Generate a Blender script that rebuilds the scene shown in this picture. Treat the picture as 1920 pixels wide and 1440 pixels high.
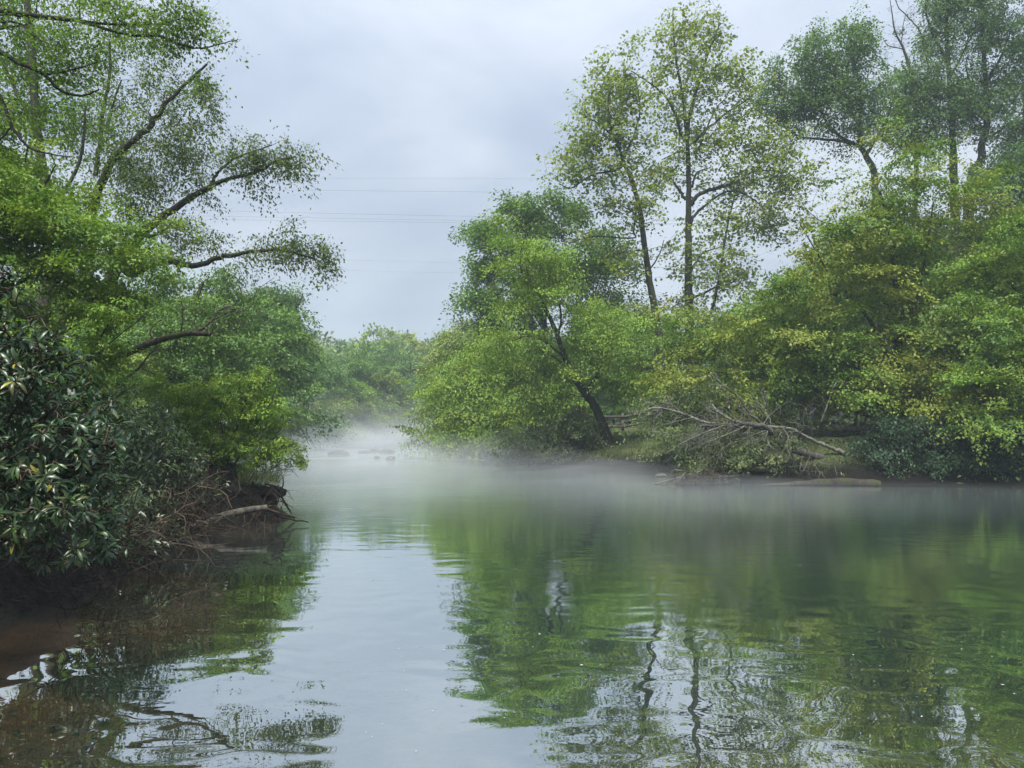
import bpy, math, random
import numpy as np
from mathutils import Vector, Matrix

random.seed(7)
RNG = np.random.default_rng(11)
SC = bpy.context.scene
COL = SC.collection
for o in list(bpy.data.objects):
    bpy.data.objects.remove(o, do_unlink=True)

# ------------------------------------------------------------------ camera
CAM_H = 1.7
F_PX = 1450.0                       # focal length in pixels of the 1920 px wide photograph
PITCH = math.atan(80.0 / F_PX)      # horizon 80 px below the centre
cam = bpy.data.cameras.new('camera')
cam.sensor_fit = 'HORIZONTAL'
cam.sensor_width = 36.0
cam.lens = 36.0 * F_PX / 1920.0
cam.clip_start = 0.05
cam.clip_end = 2000.0
cam_o = bpy.data.objects.new('camera', cam)
COL.objects.link(cam_o)
cam_o.location = (0, 0, CAM_H)
cam_o.rotation_euler = (math.radians(90) + PITCH, 0, 0)
SC.camera = cam_o

# ------------------------------------------------------------------ light
CLOUD = 0.155          # radiance of the cloud deck at the horizon
SUN_EL, SUN_AZ = math.radians(64), math.radians(205)   # soft light, a little behind and left of the camera
world = bpy.data.worlds.new('World')
SC.world = world
world.use_nodes = True
wn, wl = world.node_tree.nodes, world.node_tree.links
wn.clear()
w_out = wn.new('ShaderNodeOutputWorld')
sky = wn.new('ShaderNodeTexSky')
sky.sky_type = 'NISHITA'
sky.sun_disc = False
sky.sun_elevation = SUN_EL
sky.sun_rotation = SUN_AZ
bg_sky = wn.new('ShaderNodeBackground')
bg_sky.inputs['Strength'].default_value = 0.05
wl.new(sky.outputs[0], bg_sky.inputs['Color'])
tc = wn.new('ShaderNodeTexCoord')
mp = wn.new('ShaderNodeMapping')
mp.inputs['Scale'].default_value = (1.0, 1.0, 2.6)
mp.inputs['Rotation'].default_value = (0.0, 0.0, 0.5)
wl.new(tc.outputs['Generated'], mp.inputs['Vector'])
nz = wn.new('ShaderNodeTexNoise')
nz.inputs['Scale'].default_value = 2.1
nz.inputs['Detail'].default_value = 5.0
nz.inputs['Roughness'].default_value = 0.5
nz.inputs['Distortion'].default_value = 0.35
wl.new(mp.outputs[0], nz.inputs['Vector'])
cr = wn.new('ShaderNodeValToRGB')
cr.color_ramp.elements[0].position = 0.36
cr.color_ramp.elements[0].color = (0.45, 0.52, 0.65, 1)
cr.color_ramp.elements[1].position = 0.64
cr.color_ramp.elements[1].color = (0.73, 0.79, 0.88, 1)
wl.new(nz.outputs['Fac'], cr.inputs['Fac'])
bg_c = wn.new('ShaderNodeBackground')
wl.new(cr.outputs['Color'], bg_c.inputs['Color'])
# an overcast sky is brighter overhead than at the horizon (CIE: 1 + 2 sin of the elevation)
wsep = wn.new('ShaderNodeSeparateXYZ'); wl.new(tc.outputs['Generated'], wsep.inputs[0])
wmx = wn.new('ShaderNodeMath'); wmx.operation = 'MAXIMUM'; wl.new(wsep.outputs['Z'], wmx.inputs[0]); wmx.inputs[1].default_value = 0.0
wma = wn.new('ShaderNodeMath'); wma.operation = 'MULTIPLY_ADD'; wl.new(wmx.outputs[0], wma.inputs[0])
wma.inputs[1].default_value = 2.0 * CLOUD; wma.inputs[2].default_value = CLOUD
wl.new(wma.outputs[0], bg_c.inputs['Strength'])
mixw = wn.new('ShaderNodeMixShader')
mixw.inputs['Fac'].default_value = 0.93
wl.new(bg_sky.outputs[0], mixw.inputs[1])
wl.new(bg_c.outputs[0], mixw.inputs[2])
wl.new(mixw.outputs[0], w_out.inputs['Surface'])

sun = bpy.data.lights.new('sun', 'SUN')
sun.energy = 1.5
sun.angle = math.radians(11)
sun.color = (1.0, 0.96, 0.88)
sun_o = bpy.data.objects.new('sun', sun)
COL.objects.link(sun_o)
sd = Vector((math.sin(SUN_AZ) * math.cos(SUN_EL), math.cos(SUN_AZ) * math.cos(SUN_EL), math.sin(SUN_EL)))
sun_o.rotation_euler = sd.to_track_quat('Z', 'Y').to_euler()
sun_o.location = sd * 60

SC.view_settings.view_transform = 'Standard'
SC.view_settings.look = 'None'
SC.view_settings.gamma = 1.0
SC.view_settings.exposure = 2.12
SC.view_settings.use_curve_mapping = False
SC.render.engine = 'CYCLES'
cy = SC.cycles
cy.max_bounces = 5
cy.diffuse_bounces = 2
cy.glossy_bounces = 3
cy.transmission_bounces = 3
cy.transparent_max_bounces = 6
cy.volume_bounces = 1
cy.use_denoising = True
cy.caustics_reflective = False
cy.caustics_refractive = False
cy.sample_clamp_indirect = 6.0

# ------------------------------------------------------------------ helpers
CP, SP = math.cos(PITCH), math.sin(PITCH)


def P(px, py, D):
    """world point on the sight line of photo pixel (px, py) at distance D along +Y"""
    x = (px - 960.0) / F_PX
    z = (720.0 - py) / F_PX
    dy, dz = CP - z * SP, SP + z * CP
    k = D / dy
    return np.array([x * k, D, CAM_H + dz * k])


def S(D):
    return D / F_PX


def tag(o, label=None, cat=None, group=None, kind=None):
    if label: o['label'] = label
    if cat: o['category'] = cat
    if group: o['group'] = group
    if kind: o['kind'] = kind
    return o


def empty(name, loc, label, cat, group=None):
    o = bpy.data.objects.new(name, None)
    o.empty_display_size = 0.3
    COL.objects.link(o)
    o.location = tuple(loc)
    return tag(o, label, cat, group)


def mesh(name, v, q, mat, cols=None, smooth=False, attr='col'):
    """mesh from an (n,3) array and an (m,4) or (m,3) face array; cols is a per-vertex colour"""
    v = np.ascontiguousarray(v, dtype=np.float32)
    q = np.ascontiguousarray(q, dtype=np.int32)
    me = bpy.data.meshes.new(name)
    me.vertices.add(len(v))
    me.vertices.foreach_set('co', v.ravel())
    n, k = q.shape
    me.loops.add(n * k)
    me.loops.foreach_set('vertex_index', q.ravel())
    me.polygons.add(n)
    me.polygons.foreach_set('loop_start', np.arange(0, n * k, k, dtype=np.int32))
    if smooth:
        me.polygons.foreach_set('use_smooth', np.ones(n, dtype=bool))
    me.update(calc_edges=True)
    if cols is not None:
        cols = np.asarray(cols, dtype=np.float32)
        if cols.ndim == 1:
            a = me.attributes.new(attr, 'FLOAT', 'POINT')
            a.data.foreach_set('value', cols)
        else:
            c4 = np.ones((len(v), 4), dtype=np.float32)
            c4[:, :3] = cols
            a = me.attributes.new(attr, 'FLOAT_COLOR', 'POINT')
            a.data.foreach_set('color', c4.ravel())
    if mat: me.materials.append(mat)
    return me


def obj(name, me, parent=None):
    o = bpy.data.objects.new(name, me)
    COL.objects.link(o)
    if parent is not None:
        o.parent = parent
        o.matrix_parent_inverse = Matrix.Translation(-Vector(parent.location))
    return o


def copy_tree(o, parent=None):
    c = o.copy()
    COL.objects.link(c)
    if parent is not None: c.parent = parent
    for ch in list(o.children):
        copy_tree(ch, c)
    return c


# lattice value noise
def _h(ix, iy, iz, seed):
    n = (ix * 374761393 + iy * 668265263 + iz * 2147483647 + seed * 1274126177) & 0xffffffff
    n = ((n ^ (n >> 13)) * 1274126177) & 0xffffffff
    return ((n ^ (n >> 16)) & 0xffff) / 65535.0


def vnoise(p, scale=1.0, seed=0, octaves=1):
    p = np.asarray(p, dtype=np.float64) * scale
    out, amp, tot = 0.0, 1.0, 0.0
    for o_ in range(octaves):
        i = np.floor(p).astype(np.int64)
        f = p - i
        f = f * f * (3 - 2 * f)
        r = 0.0
        for a in (0, 1):
            for b in (0, 1):
                for c in (0, 1):
                    w = (f[..., 0] if a else 1 - f[..., 0]) * (f[..., 1] if b else 1 - f[..., 1]) * (f[..., 2] if c else 1 - f[..., 2])
                    r = r + w * _h(i[..., 0] + a, i[..., 1] + b, i[..., 2] + c, seed + o_ * 17)
        out = out + amp * r
        tot += amp
        amp *= 0.5
        p = p * 2.03
    return out / tot


# ------------------------------------------------------------------ materials
def new_mat(name):
    m = bpy.data.materials.new(name)
    m.use_nodes = True
    n, l = m.node_tree.nodes, m.node_tree.links
    n.clear()
    out = n.new('ShaderNodeOutputMaterial')
    return m, n, l, out


def leaf_material(name, trans=0.30, gloss=0.016, rough=0.45):
    m, n, l, out = new_mat(name)
    at = n.new('ShaderNodeAttribute'); at.attribute_name = 'col'
    d = n.new('ShaderNodeBsdfDiffuse')
    l.new(at.outputs['Color'], d.inputs['Color'])
    t = n.new('ShaderNodeBsdfTranslucent')
    mul = n.new('ShaderNodeMix'); mul.data_type = 'RGBA'; mul.blend_type = 'MULTIPLY'
    mul.inputs['Factor'].default_value = 1.0
    l.new(at.outputs['Color'], mul.inputs[6])
    mul.inputs[7].default_value = (1.2, 1.2, 0.6, 1)
    l.new(mul.outputs[2], t.inputs['Color'])
    mx = n.new('ShaderNodeMixShader'); mx.inputs['Fac'].default_value = trans
    l.new(d.outputs[0], mx.inputs[1]); l.new(t.outputs[0], mx.inputs[2])
    g = n.new('ShaderNodeBsdfGlossy'); g.inputs['Roughness'].default_value = rough
    mg = n.new('ShaderNodeMixShader'); mg.inputs['Fac'].default_value = gloss
    l.new(mx.outputs[0], mg.inputs[1]); l.new(g.outputs[0], mg.inputs[2])
    l.new(mg.outputs[0], out.inputs['Surface'])
    return m


def bark_material(name, c0, c1, scale=6.0, moss=None, bump=0.02):
    m, n, l, out = new_mat(name)
    b = n.new('ShaderNodeBsdfPrincipled')
    b.inputs['Roughness'].default_value = 0.9
    b.inputs['Specular IOR Level'].default_value = 0.2
    tcn = n.new('ShaderNodeTexCoord')
    mpn = n.new('ShaderNodeMapping'); mpn.inputs['Scale'].default_value = (1, 1, 0.35)
    l.new(tcn.outputs['Object'], mpn.inputs['Vector'])
    z = n.new('ShaderNodeTexNoise'); z.inputs['Scale'].default_value = scale * 3; z.inputs['Detail'].default_value = 6; z.inputs['Roughness'].default_value = 0.65
    l.new(mpn.outputs[0], z.inputs['Vector'])
    r = n.new('ShaderNodeValToRGB')
    r.color_ramp.elements[0].position = 0.32; r.color_ramp.elements[0].color = (*c0, 1)
    r.color_ramp.elements[1].position = 0.68; r.color_ramp.elements[1].color = (*c1, 1)
    l.new(z.outputs['Fac'], r.inputs['Fac'])
    colr = r.outputs['Color']
    if moss:
        z2 = n.new('ShaderNodeTexNoise'); z2.inputs['Scale'].default_value = scale * 0.5; z2.inputs['Detail'].default_value = 4
        l.new(tcn.outputs['Object'], z2.inputs['Vector'])
        r2 = n.new('ShaderNodeValToRGB'); r2.color_ramp.elements[0].position = 0.48; r2.color_ramp.elements[1].position = 0.62
        l.new(z2.outputs['Fac'], r2.inputs['Fac'])
        mxc = n.new('ShaderNodeMix'); mxc.data_type = 'RGBA'
        l.new(r2.outputs['Color'], mxc.inputs['Factor'])
        l.new(colr, mxc.inputs[6]); mxc.inputs[7].default_value = (*moss, 1)
        colr = mxc.outputs[2]
    l.new(colr, b.inputs['Base Color'])
    bp = n.new('ShaderNodeBump'); bp.inputs['Strength'].default_value = 0.8; bp.inputs['Distance'].default_value = bump
    l.new(z.outputs['Fac'], bp.inputs['Height'])
    l.new(bp.outputs[0], b.inputs['Normal'])
    l.new(b.outputs[0], out.inputs['Surface'])
    return m


M_LEAF = leaf_material('tree_leaf')
M_THIN = leaf_material('backlit_leaf', trans=0.5)
M_LEATHER = leaf_material('leathery_leaf', trans=0.08, gloss=0.05, rough=0.36)
M_BARK = bark_material('dark_bark', (0.018, 0.016, 0.014), (0.075, 0.066, 0.056), moss=(0.05, 0.06, 0.025))
M_BARK_GREY = bark_material('grey_bark', (0.03, 0.028, 0.026), (0.13, 0.12, 0.105), moss=(0.06, 0.065, 0.04))
M_DEAD = bark_material('bleached_wood', (0.075, 0.073, 0.062), (0.26, 0.255, 0.215), scale=5, moss=(0.10, 0.115, 0.06))
M_TWIG = bark_material('brown_twig', (0.022, 0.016, 0.012), (0.13, 0.10, 0.07), scale=5)
M_MOSSY = bark_material('mossy_bark', (0.03, 0.026, 0.02), (0.14, 0.12, 0.10), moss=(0.075, 0.085, 0.03))
M_SOIL = bark_material('wet_soil', (0.005, 0.0045, 0.004), (0.022, 0.019, 0.016), scale=3, bump=0.05)
M_DRIFT = bark_material('driftwood', (0.035, 0.032, 0.027), (0.16, 0.145, 0.115), scale=4)
M_HOLLOW = bark_material('shade_dark_twig', (0.006, 0.005, 0.004), (0.028, 0.023, 0.018), scale=5)  # near-black copy of the twig colour; the hollow's shade is put into it
M_ROCK = bark_material('wet_rock', (0.06, 0.06, 0.055), (0.16, 0.155, 0.14), scale=2)
M_FENCE = bark_material('weathered_fence', (0.06, 0.055, 0.05), (0.13, 0.115, 0.10), scale=4)


# ------------------------------------------------------------------ the river's plan and the terrain
SHORE = np.array([
    (-12, 0.2), (-9.0, 3.0), (-6.6, 4.6), (-4.9, 6.0), (-4.4, 7.3), (-4.5, 8.8), (-4.9, 10.6), (-5.1, 12.2), (-4.7, 13.3), (-4.2, 14.0),
    (-4.25, 14.7), (-5.2, 16.2), (-7.6, 21), (-10.0, 30), (-14.5, 44), (-20, 58), (-29, 76), (-42, 90), (-70, 98), (-70, 122),
    (-45, 118), (-28, 108), (-17, 94), (-11.5, 80), (-8.8, 68), (-5.6, 54), (-2.6, 43), (-0.4, 37), (0.9, 33.5), (2.6, 31.2), (4.4, 29.2), (5.6, 26.6),
    (6.2, 25.2), (7.6, 23.6), (9.5, 22.7), (14, 21.6), (20, 20), (30, 15), (36, 8), (34, 2.2), (20, 1.0), (8, 1.2), (2, 1.9), (-3, 1.6), (-7, 0.6)])


def shore_distance(x, y):
    """distance to the waterline, positive on land and negative over water"""
    x = np.asarray(x, dtype=np.float64); y = np.asarray(y, dtype=np.float64)
    best = np.full(x.shape, 1e9)
    inside = np.zeros(x.shape, dtype=bool)
    n = len(SHORE)
    for i in range(n):
        ax, ay = SHORE[i]; bx, by = SHORE[(i + 1) % n]
        ex, ey = bx - ax, by - ay
        t = np.clip(((x - ax) * ex + (y - ay) * ey) / (ex * ex + ey * ey), 0, 1)
        d = (x - ax - t * ex) ** 2 + (y - ay - t * ey) ** 2
        best = np.minimum(best, d)
        c = ((ay > y) != (by > y))
        with np.errstate(divide='ignore', invalid='ignore'):
            xi = ax + (y - ay) * ex / (ey if ey != 0 else 1e-9)
        inside ^= c & (x < xi)
    best = np.sqrt(best)
    return np.where(inside, -best, best)


def ground_z(x, y):
    x = np.asarray(x, dtype=np.float64); y = np.asarray(y, dtype=np.float64)
    d = shore_distance(x, y)
    p = np.stack([x, y, np.zeros_like(x)], -1)
    nz1 = vnoise(p, 0.35, 3, 3) - 0.5
    nz2 = vnoise(p, 1.9, 5, 2) - 0.5
    left = x < -2.0 - 0.12 * y
    steep = np.where((x < -3) & (y < 17), 1.0, np.where(x > -1, 0.28, 0.45))
    land = np.where(d > 0, 0.06 + np.minimum(d * steep, 0.8) + 1.15 * (1 - np.exp(-np.maximum(d, 0) / 9.0)), 0)
    land = land + np.where(d > 0, (nz1 * 0.7 + nz2 * 0.16) * np.clip(d, 0, 1), 0)
    # near beach by the camera is low and flat
    near = (y < 3.5) & (x > -8)
    land = np.where(near & (d > 0), 0.04 + 0.10 * np.maximum(d, 0) + nz2 * 0.03, land)
    # low mud bar along the right bank
    bar = np.exp(-((y - (22.9 - 0.13 * (x - 9))) / 0.9) ** 2) * ((x > 7) & (x < 40))
    land = np.where(d > 0, land * (1 - 0.75 * bar) , land)
    # wooded hill behind the bend
    hill = 15.0 * np.clip((y - 118) / 130.0, 0, 1) ** 1.1
    land = land + np.where(d > 0, hill, 0)
    side = np.clip((np.abs(x) - 60) / 150.0, 0, 1) * 14
    land = land + np.where(d > 0, side, 0)
    depth = np.where((y < 9), 0.13, 0.32) * np.maximum(-d, 0)
    depth = np.minimum(depth, 1.5) + 0.02
    shelf = 0.10 + 0.20 * np.maximum(x + 3.1 + 0.2 * (y - 4), 0) + 0.30 * np.maximum(y - 5.6, 0) + np.where(y < 9, 0, 9)
    depth = np.where(x < 1, np.minimum(depth + 0.05, shelf), depth)
    return np.where(d > 0, land, -depth + nz2 * 0.05 * np.clip(-d, 0, 1))


def gz(x, y):
    return float(ground_z(np.array([x]), np.array([y]))[0])


def graded(lo, hi, fine_lo, fine_hi, step, grow=1.16):
    a = list(np.arange(fine_lo, fine_hi, step))
    s = step; v = fine_hi
    while v < hi:
        a.append(v); s *= grow; v += s
    a.append(hi)
    s = step; v = fine_lo - s
    while v > lo:
        a.insert(0, v); s *= grow; v -= s
    a.insert(0, lo)
    return np.array(a)


def grid_faces(nx, ny):
    i = np.arange(nx - 1)[None, :] + np.arange(ny - 1)[:, None] * nx
    i = i.ravel()
    return np.stack([i, i + 1, i + 1 + nx, i + nx], -1)


gx = graded(-420, 420, -16, 26, 0.4)
gy = graded(-60, 460, 0, 48, 0.4, 1.14)
GX, GY = np.meshgrid(gx, gy)
GZ = ground_z(GX.ravel(), GY.ravel())
gm, n, l, out = new_mat('ground_soil')
b = n.new('ShaderNodeBsdfPrincipled'); b.inputs['Roughness'].default_value = 0.95; b.inputs['Specular IOR Level'].default_value = 0.15
geo = n.new('ShaderNodeNewGeometry')
sep = n.new('ShaderNodeSeparateXYZ'); l.new(geo.outputs['Position'], sep.inputs[0])
z1 = n.new('ShaderNodeTexNoise'); z1.inputs['Scale'].default_value = 0.8; z1.inputs['Detail'].default_value = 6
l.new(geo.outputs['Position'], z1.inputs['Vector'])
z2 = n.new('ShaderNodeTexNoise'); z2.inputs['Scale'].default_value = 14; z2.inputs['Detail'].default_value = 5
l.new(geo.outputs['Position'], z2.inputs['Vector'])
rs = n.new('ShaderNodeValToRGB')       # soil and leaf litter, blackened below its own tone to deepen the hollow's shade
rs.color_ramp.elements[0].position = 0.35; rs.color_ramp.elements[0].color = (0.004, 0.0036, 0.003, 1)
rs.color_ramp.elements[1].position = 0.7; rs.color_ramp.elements[1].color = (0.016, 0.0135, 0.011, 1)
l.new(z2.outputs['Fac'], rs.inputs['Fac'])
rg = n.new('ShaderNodeValToRGB')       # grass and moss
rg.color_ramp.elements[0].position = 0.3; rg.color_ramp.elements[0].color = (0.035, 0.05, 0.018, 1)
rg.color_ramp.elements[1].position = 0.7; rg.color_ramp.elements[1].color = (0.11, 0.125, 0.05, 1)
l.new(z2.outputs['Fac'], rg.inputs['Fac'])
gr = n.new('ShaderNodeMapRange'); gr.inputs['From Min'].default_value = 0.40; gr.inputs['From Max'].default_value = 0.75
l.new(sep.outputs['Z'], gr.inputs['Value'])
mx1 = n.new('ShaderNodeMix'); mx1.data_type = 'RGBA'
gxm = n.new('ShaderNodeMapRange'); gxm.inputs['From Min'].default_value = 9.5; gxm.inputs['From Max'].default_value = 12.5; gxm.inputs['To Min'].default_value = 1; gxm.inputs['To Max'].default_value = 0
l.new(sep.outputs['X'], gxm.inputs['Value'])
gym = n.new('ShaderNodeMapRange'); gym.inputs['From Min'].default_value = 18; gym.inputs['From Max'].default_value = 22
l.new(sep.outputs['Y'], gym.inputs['Value'])
gm1 = n.new('ShaderNodeMath'); gm1.operation = 'MULTIPLY'; l.new(gr.outputs[0], gm1.inputs[0]); l.new(gxm.outputs[0], gm1.inputs[1])
gm2 = n.new('ShaderNodeMath'); gm2.operation = 'MULTIPLY'; l.new(gm1.outputs[0], gm2.inputs[0]); l.new(gym.outputs[0], gm2.inputs[1])
l.new(gm2.outputs[0], mx1.inputs['Factor']); l.new(rs.outputs[0], mx1.inputs[6]); l.new(rg.outputs[0], mx1.inputs[7])
rb = n.new('ShaderNodeValToRGB')       # river bed: brown sand with silt and pebbles
rb.color_ramp.elements[0].position = 0.3; rb.color_ramp.elements[0].color = (0.07, 0.03, 0.012, 1)
rb.color_ramp.elements[1].position = 0.72; rb.color_ramp.elements[1].color = (0.27, 0.15, 0.072, 1)
mpb = n.new('ShaderNodeMapping'); mpb.inputs['Scale'].default_value = (1.0, 2.2, 1.0)
l.new(geo.outputs['Position'], mpb.inputs['Vector'])
z3 = n.new('ShaderNodeTexNoise'); z3.inputs['Scale'].default_value = 3.0; z3.inputs['Detail'].default_value = 8; z3.inputs['Roughness'].default_value = 0.7
l.new(mpb.outputs[0], z3.inputs['Vector'])
l.new(z3.outputs['Fac'], rb.inputs['Fac'])
wet = n.new('ShaderNodeMapRange'); wet.inputs['From Min'].default_value = -0.10; wet.inputs['From Max'].default_value = -0.02
l.new(sep.outputs['Z'], wet.inputs['Value'])
mx2 = n.new('ShaderNodeMix'); mx2.data_type = 'RGBA'
l.new(wet.outputs[0], mx2.inputs['Factor']); l.new(rb.outputs[0], mx2.inputs[6]); l.new(mx1.outputs[2], mx2.inputs[7])
l.new(mx2.outputs[2], b.inputs['Base Color'])
bp = n.new('ShaderNodeBump'); bp.inputs['Distance'].default_value = 0.04
l.new(z2.outputs['Fac'], bp.inputs['Height']); l.new(bp.outputs[0], b.inputs['Normal'])
l.new(b.outputs[0], out.inputs['Surface'])
g_me = mesh('ground', np.stack([GX.ravel(), GY.ravel(), GZ], -1), grid_faces(len(gx), len(gy)), gm, smooth=True)
tag(obj('ground', g_me), 'wooded river banks and sandy river bed', None, None, 'structure')

# ------------------------------------------------------------------ river
wx = np.arange(-72, 44.1, 1.0); wy = np.concatenate([np.arange(0.0, 16, 0.4), np.arange(16, 130, 1.5)])
WX, WY = np.meshgrid(wx, wy)
wd = np.maximum(-ground_z(WX.ravel(), WY.ravel()), 0.0)
wm, n, l, out = new_mat('river_water')
geo = n.new('ShaderNodeNewGeometry')
sep = n.new('ShaderNodeSeparateXYZ'); l.new(geo.outputs['Position'], sep.inputs[0])


def wave(scale, sx, sy, detail, dist=0.0):
    mp_ = n.new('ShaderNodeMapping'); mp_.inputs['Scale'].default_value = (sx, sy, 1)
    l.new(geo.outputs['Position'], mp_.inputs['Vector'])
    z_ = n.new('ShaderNodeTexNoise'); z_.inputs['Scale'].default_value = scale; z_.inputs['Detail'].default_value = detail
    z_.inputs['Distortion'].default_value = dist
    l.new(mp_.outputs[0], z_.inputs['Vector'])
    return z_.outputs['Fac']


def math_(op, a, b_=None, clamp=False):
    m_ = n.new('ShaderNodeMath'); m_.operation = op; m_.use_clamp = clamp
    for k_, v_ in enumerate((a, b_)):
        if v_ is None: continue
        if isinstance(v_, (int, float)): m_.inputs[k_].default_value = v_
        else: l.new(v_, m_.inputs[k_])
    return m_.outputs[0]


def ramp_(v, a, b_, lo=0.0, hi=1.0):
    m_ = n.new('ShaderNodeMapRange'); m_.interpolation_type = 'SMOOTHSTEP'
    m_.inputs['From Min'].default_value = a; m_.inputs['From Max'].default_value = b_
    m_.inputs['To Min'].default_value = lo; m_.inputs['To Max'].default_value = hi
    l.new(v, m_.inputs['Value'])
    return m_.outputs[0]


swell = wave(1.7, 1.0, 1.25, 1.0, 0.4)           # slow loops that bend the reflections
ripple = wave(6.5, 1.0, 1.8, 2.0)               # small wind ripples
patch = wave(0.22, 1.0, 0.8, 2.0)               # calm and ruffled patches
far_amt = ramp_(sep.outputs['Y'], 9.0, 15.0, 0.12, 1.0)
rapid = math_('MULTIPLY', ramp_(sep.outputs['Y'], 36, 43), ramp_(sep.outputs['Y'], 66, 58))
h = math_('MULTIPLY', math_('MULTIPLY', swell, 0.0095), ramp_(sep.outputs['Y'], 5.0, 15.0, 1.0, 0.22))
rp = math_('MULTIPLY', math_('MULTIPLY', ripple, 0.0022), math_('MULTIPLY', far_amt, ramp_(patch, 0.3, 0.65, 0.35, 1.1)))
h = math_('ADD', h, rp)
fine = wave(3.2, 0.45, 1.5, 3.0, 0.5)
h = math_('ADD', h, math_('MULTIPLY', math_('MULTIPLY', fine, 0.0042), math_('MULTIPLY', ramp_(sep.outputs['Y'], 6.0, 14.0), ramp_(patch, 0.38, 0.6, 0.25, 1.2))))
chop = wave(2.2, 0.35, 1.6, 3.0)
h = math_('ADD', h, math_('MULTIPLY', math_('MULTIPLY', chop, rapid), 0.05))
bp = n.new('ShaderNodeBump'); bp.inputs['Strength'].default_value = 1.0; bp.inputs['Distance'].default_value = 1.0
l.new(h, bp.inputs['Height'])
lw = n.new('ShaderNodeLayerWeight'); lw.inputs['Blend'].default_value = 0.5
l.new(bp.outputs[0], lw.inputs['Normal'])
refl = math_('POWER', lw.outputs['Facing'], 0.9)
refl = math_('MULTIPLY', refl, 0.94, True)
gl = n.new('ShaderNodeBsdfGlossy'); xr_ = math_('ADD', sep.outputs['X'], math_('MULTIPLY', wave(0.35, 1.0, 0.6, 2.0), 3.0))
ruf = math_('MULTIPLY', ramp_(xr_, -0.5, 4.0), ramp_(sep.outputs['Y'], 4.8, 9.0, 0.0, 0.10))
l.new(math_('MAXIMUM', ruf, ramp_(sep.outputs['Y'], 8.0, 18.0, 0.0, 0.13)), gl.inputs['Roughness'])
gl.inputs['Color'].default_value = (0.95, 0.985, 0.985, 1)
l.new(bp.outputs[0], gl.inputs['Normal'])
body = n.new('ShaderNodeBsdfDiffuse'); body.inputs['Color'].default_value = (0.024, 0.046, 0.036, 1)
clear = n.new('ShaderNodeBsdfTransparent'); clear.inputs['Color'].default_value = (0.92, 0.90, 0.78, 1)
at = n.new('ShaderNodeAttribute'); at.attribute_name = 'depth'
clar = math_('POWER', 2.718, math_('MULTIPLY', at.outputs['Fac'], -2.4))
mb = n.new('ShaderNodeMixShader'); l.new(clar, mb.inputs['Fac']); l.new(body.outputs[0], mb.inputs[1]); l.new(clear.outputs[0], mb.inputs[2])
ms = n.new('ShaderNodeMixShader'); l.new(refl, ms.inputs['Fac']); l.new(mb.outputs[0], ms.inputs[1]); l.new(gl.outputs[0], ms.inputs[2])
# broken white water on the riffle
fo = wave(1.1, 0.22, 1.7, 4.0, 0.3)
foam = math_('MULTIPLY', ramp_(fo, 0.49, 0.60), math_('MULTIPLY', rapid, 0.9))
fd = n.new('ShaderNodeBsdfDiffuse'); fd.inputs['Color'].default_value = (0.72, 0.76, 0.78, 1)
mf = n.new('ShaderNodeMixShader'); l.new(foam, mf.inputs['Fac']); l.new(ms.outputs[0], mf.inputs[1]); l.new(fd.outputs[0], mf.inputs[2])
l.new(mf.outputs[0], out.inputs['Surface'])
w_me = mesh('river', np.stack([WX.ravel(), WY.ravel(), np.zeros(WX.size)], -1), grid_faces(len(wx), len(wy)), wm, cols=wd, attr='depth', smooth=True)
tag(obj('river', w_me), 'calm green river with misty far bend', None, None, 'structure')


# ------------------------------------------------------------------ tubes, leaves, trees
def smooth_path(pts, n_per=4, wob=0.0, rng=RNG):
    pts = np.asarray(pts, dtype=np.float64)
    if len(pts) < 3:
        t = np.linspace(0, 1, max(3, n_per + 1))[:, None]
        out_ = pts[0] * (1 - t) + pts[-1] * t
    else:
        ext = np.vstack([2 * pts[0] - pts[1], pts, 2 * pts[-1] - pts[-2]])
        seg = []
        for i in range(len(pts) - 1):
            p0, p1, p2, p3 = ext[i:i + 4]
            t = np.linspace(0, 1, n_per, endpoint=False)[:, None]
            seg.append(0.5 * (2 * p1 + (p2 - p0) * t + (2 * p0 - 5 * p1 + 4 * p2 - p3) * t * t + (3 * p1 - p0 - 3 * p2 + p3) * t ** 3))
        out_ = np.vstack(seg + [pts[-1:]])
    if wob > 0 and len(out_) > 2:
        out_[1:-1] += rng.normal(0, wob, (len(out_) - 2, 3))
    return out_


def tubes(paths, sides=5):
    """paths: list of (pts (n,3), radii (n,)); returns vertices and quads of all tubes joined"""
    V, Q, base = [], [], 0
    ang = np.linspace(0, 2 * math.pi, sides, endpoint=False)
    ca, sa = np.cos(ang), np.sin(ang)
    for pts, rad in paths:
        k = len(pts)
        t = np.empty_like(pts)
        t[1:-1] = pts[2:] - pts[:-2]; t[0] = pts[1] - pts[0]; t[-1] = pts[-1] - pts[-2]
        t /= np.linalg.norm(t, axis=1)[:, None] + 1e-9
        ref = np.array([0.31, 0.17, 0.93]) if abs(t[0, 2]) < 0.8 else np.array([0.93, 0.31, 0.17])
        u = np.cross(t, ref); u /= np.linalg.norm(u, axis=1)[:, None] + 1e-9
        w = np.cross(t, u)
        ring = pts[:, None, :] + rad[:, None, None] * (u[:, None, :] * ca[None, :, None] + w[:, None, :] * sa[None, :, None])
        V.append(ring.reshape(-1, 3))
        i = (np.arange(k - 1)[:, None] * sides + np.arange(sides)[None, :])
        j = (np.arange(k - 1)[:, None] * sides + (np.arange(sides)[None, :] + 1) % sides)
        Q.append(np.stack([i, j, j + sides, i + sides], -1).reshape(-1, 4) + base)
        base += k * sides
    return np.vstack(V), np.vstack(Q)


def norm(a):
    return a / (np.linalg.norm(a, axis=-1, keepdims=True) + 1e-9)


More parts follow.
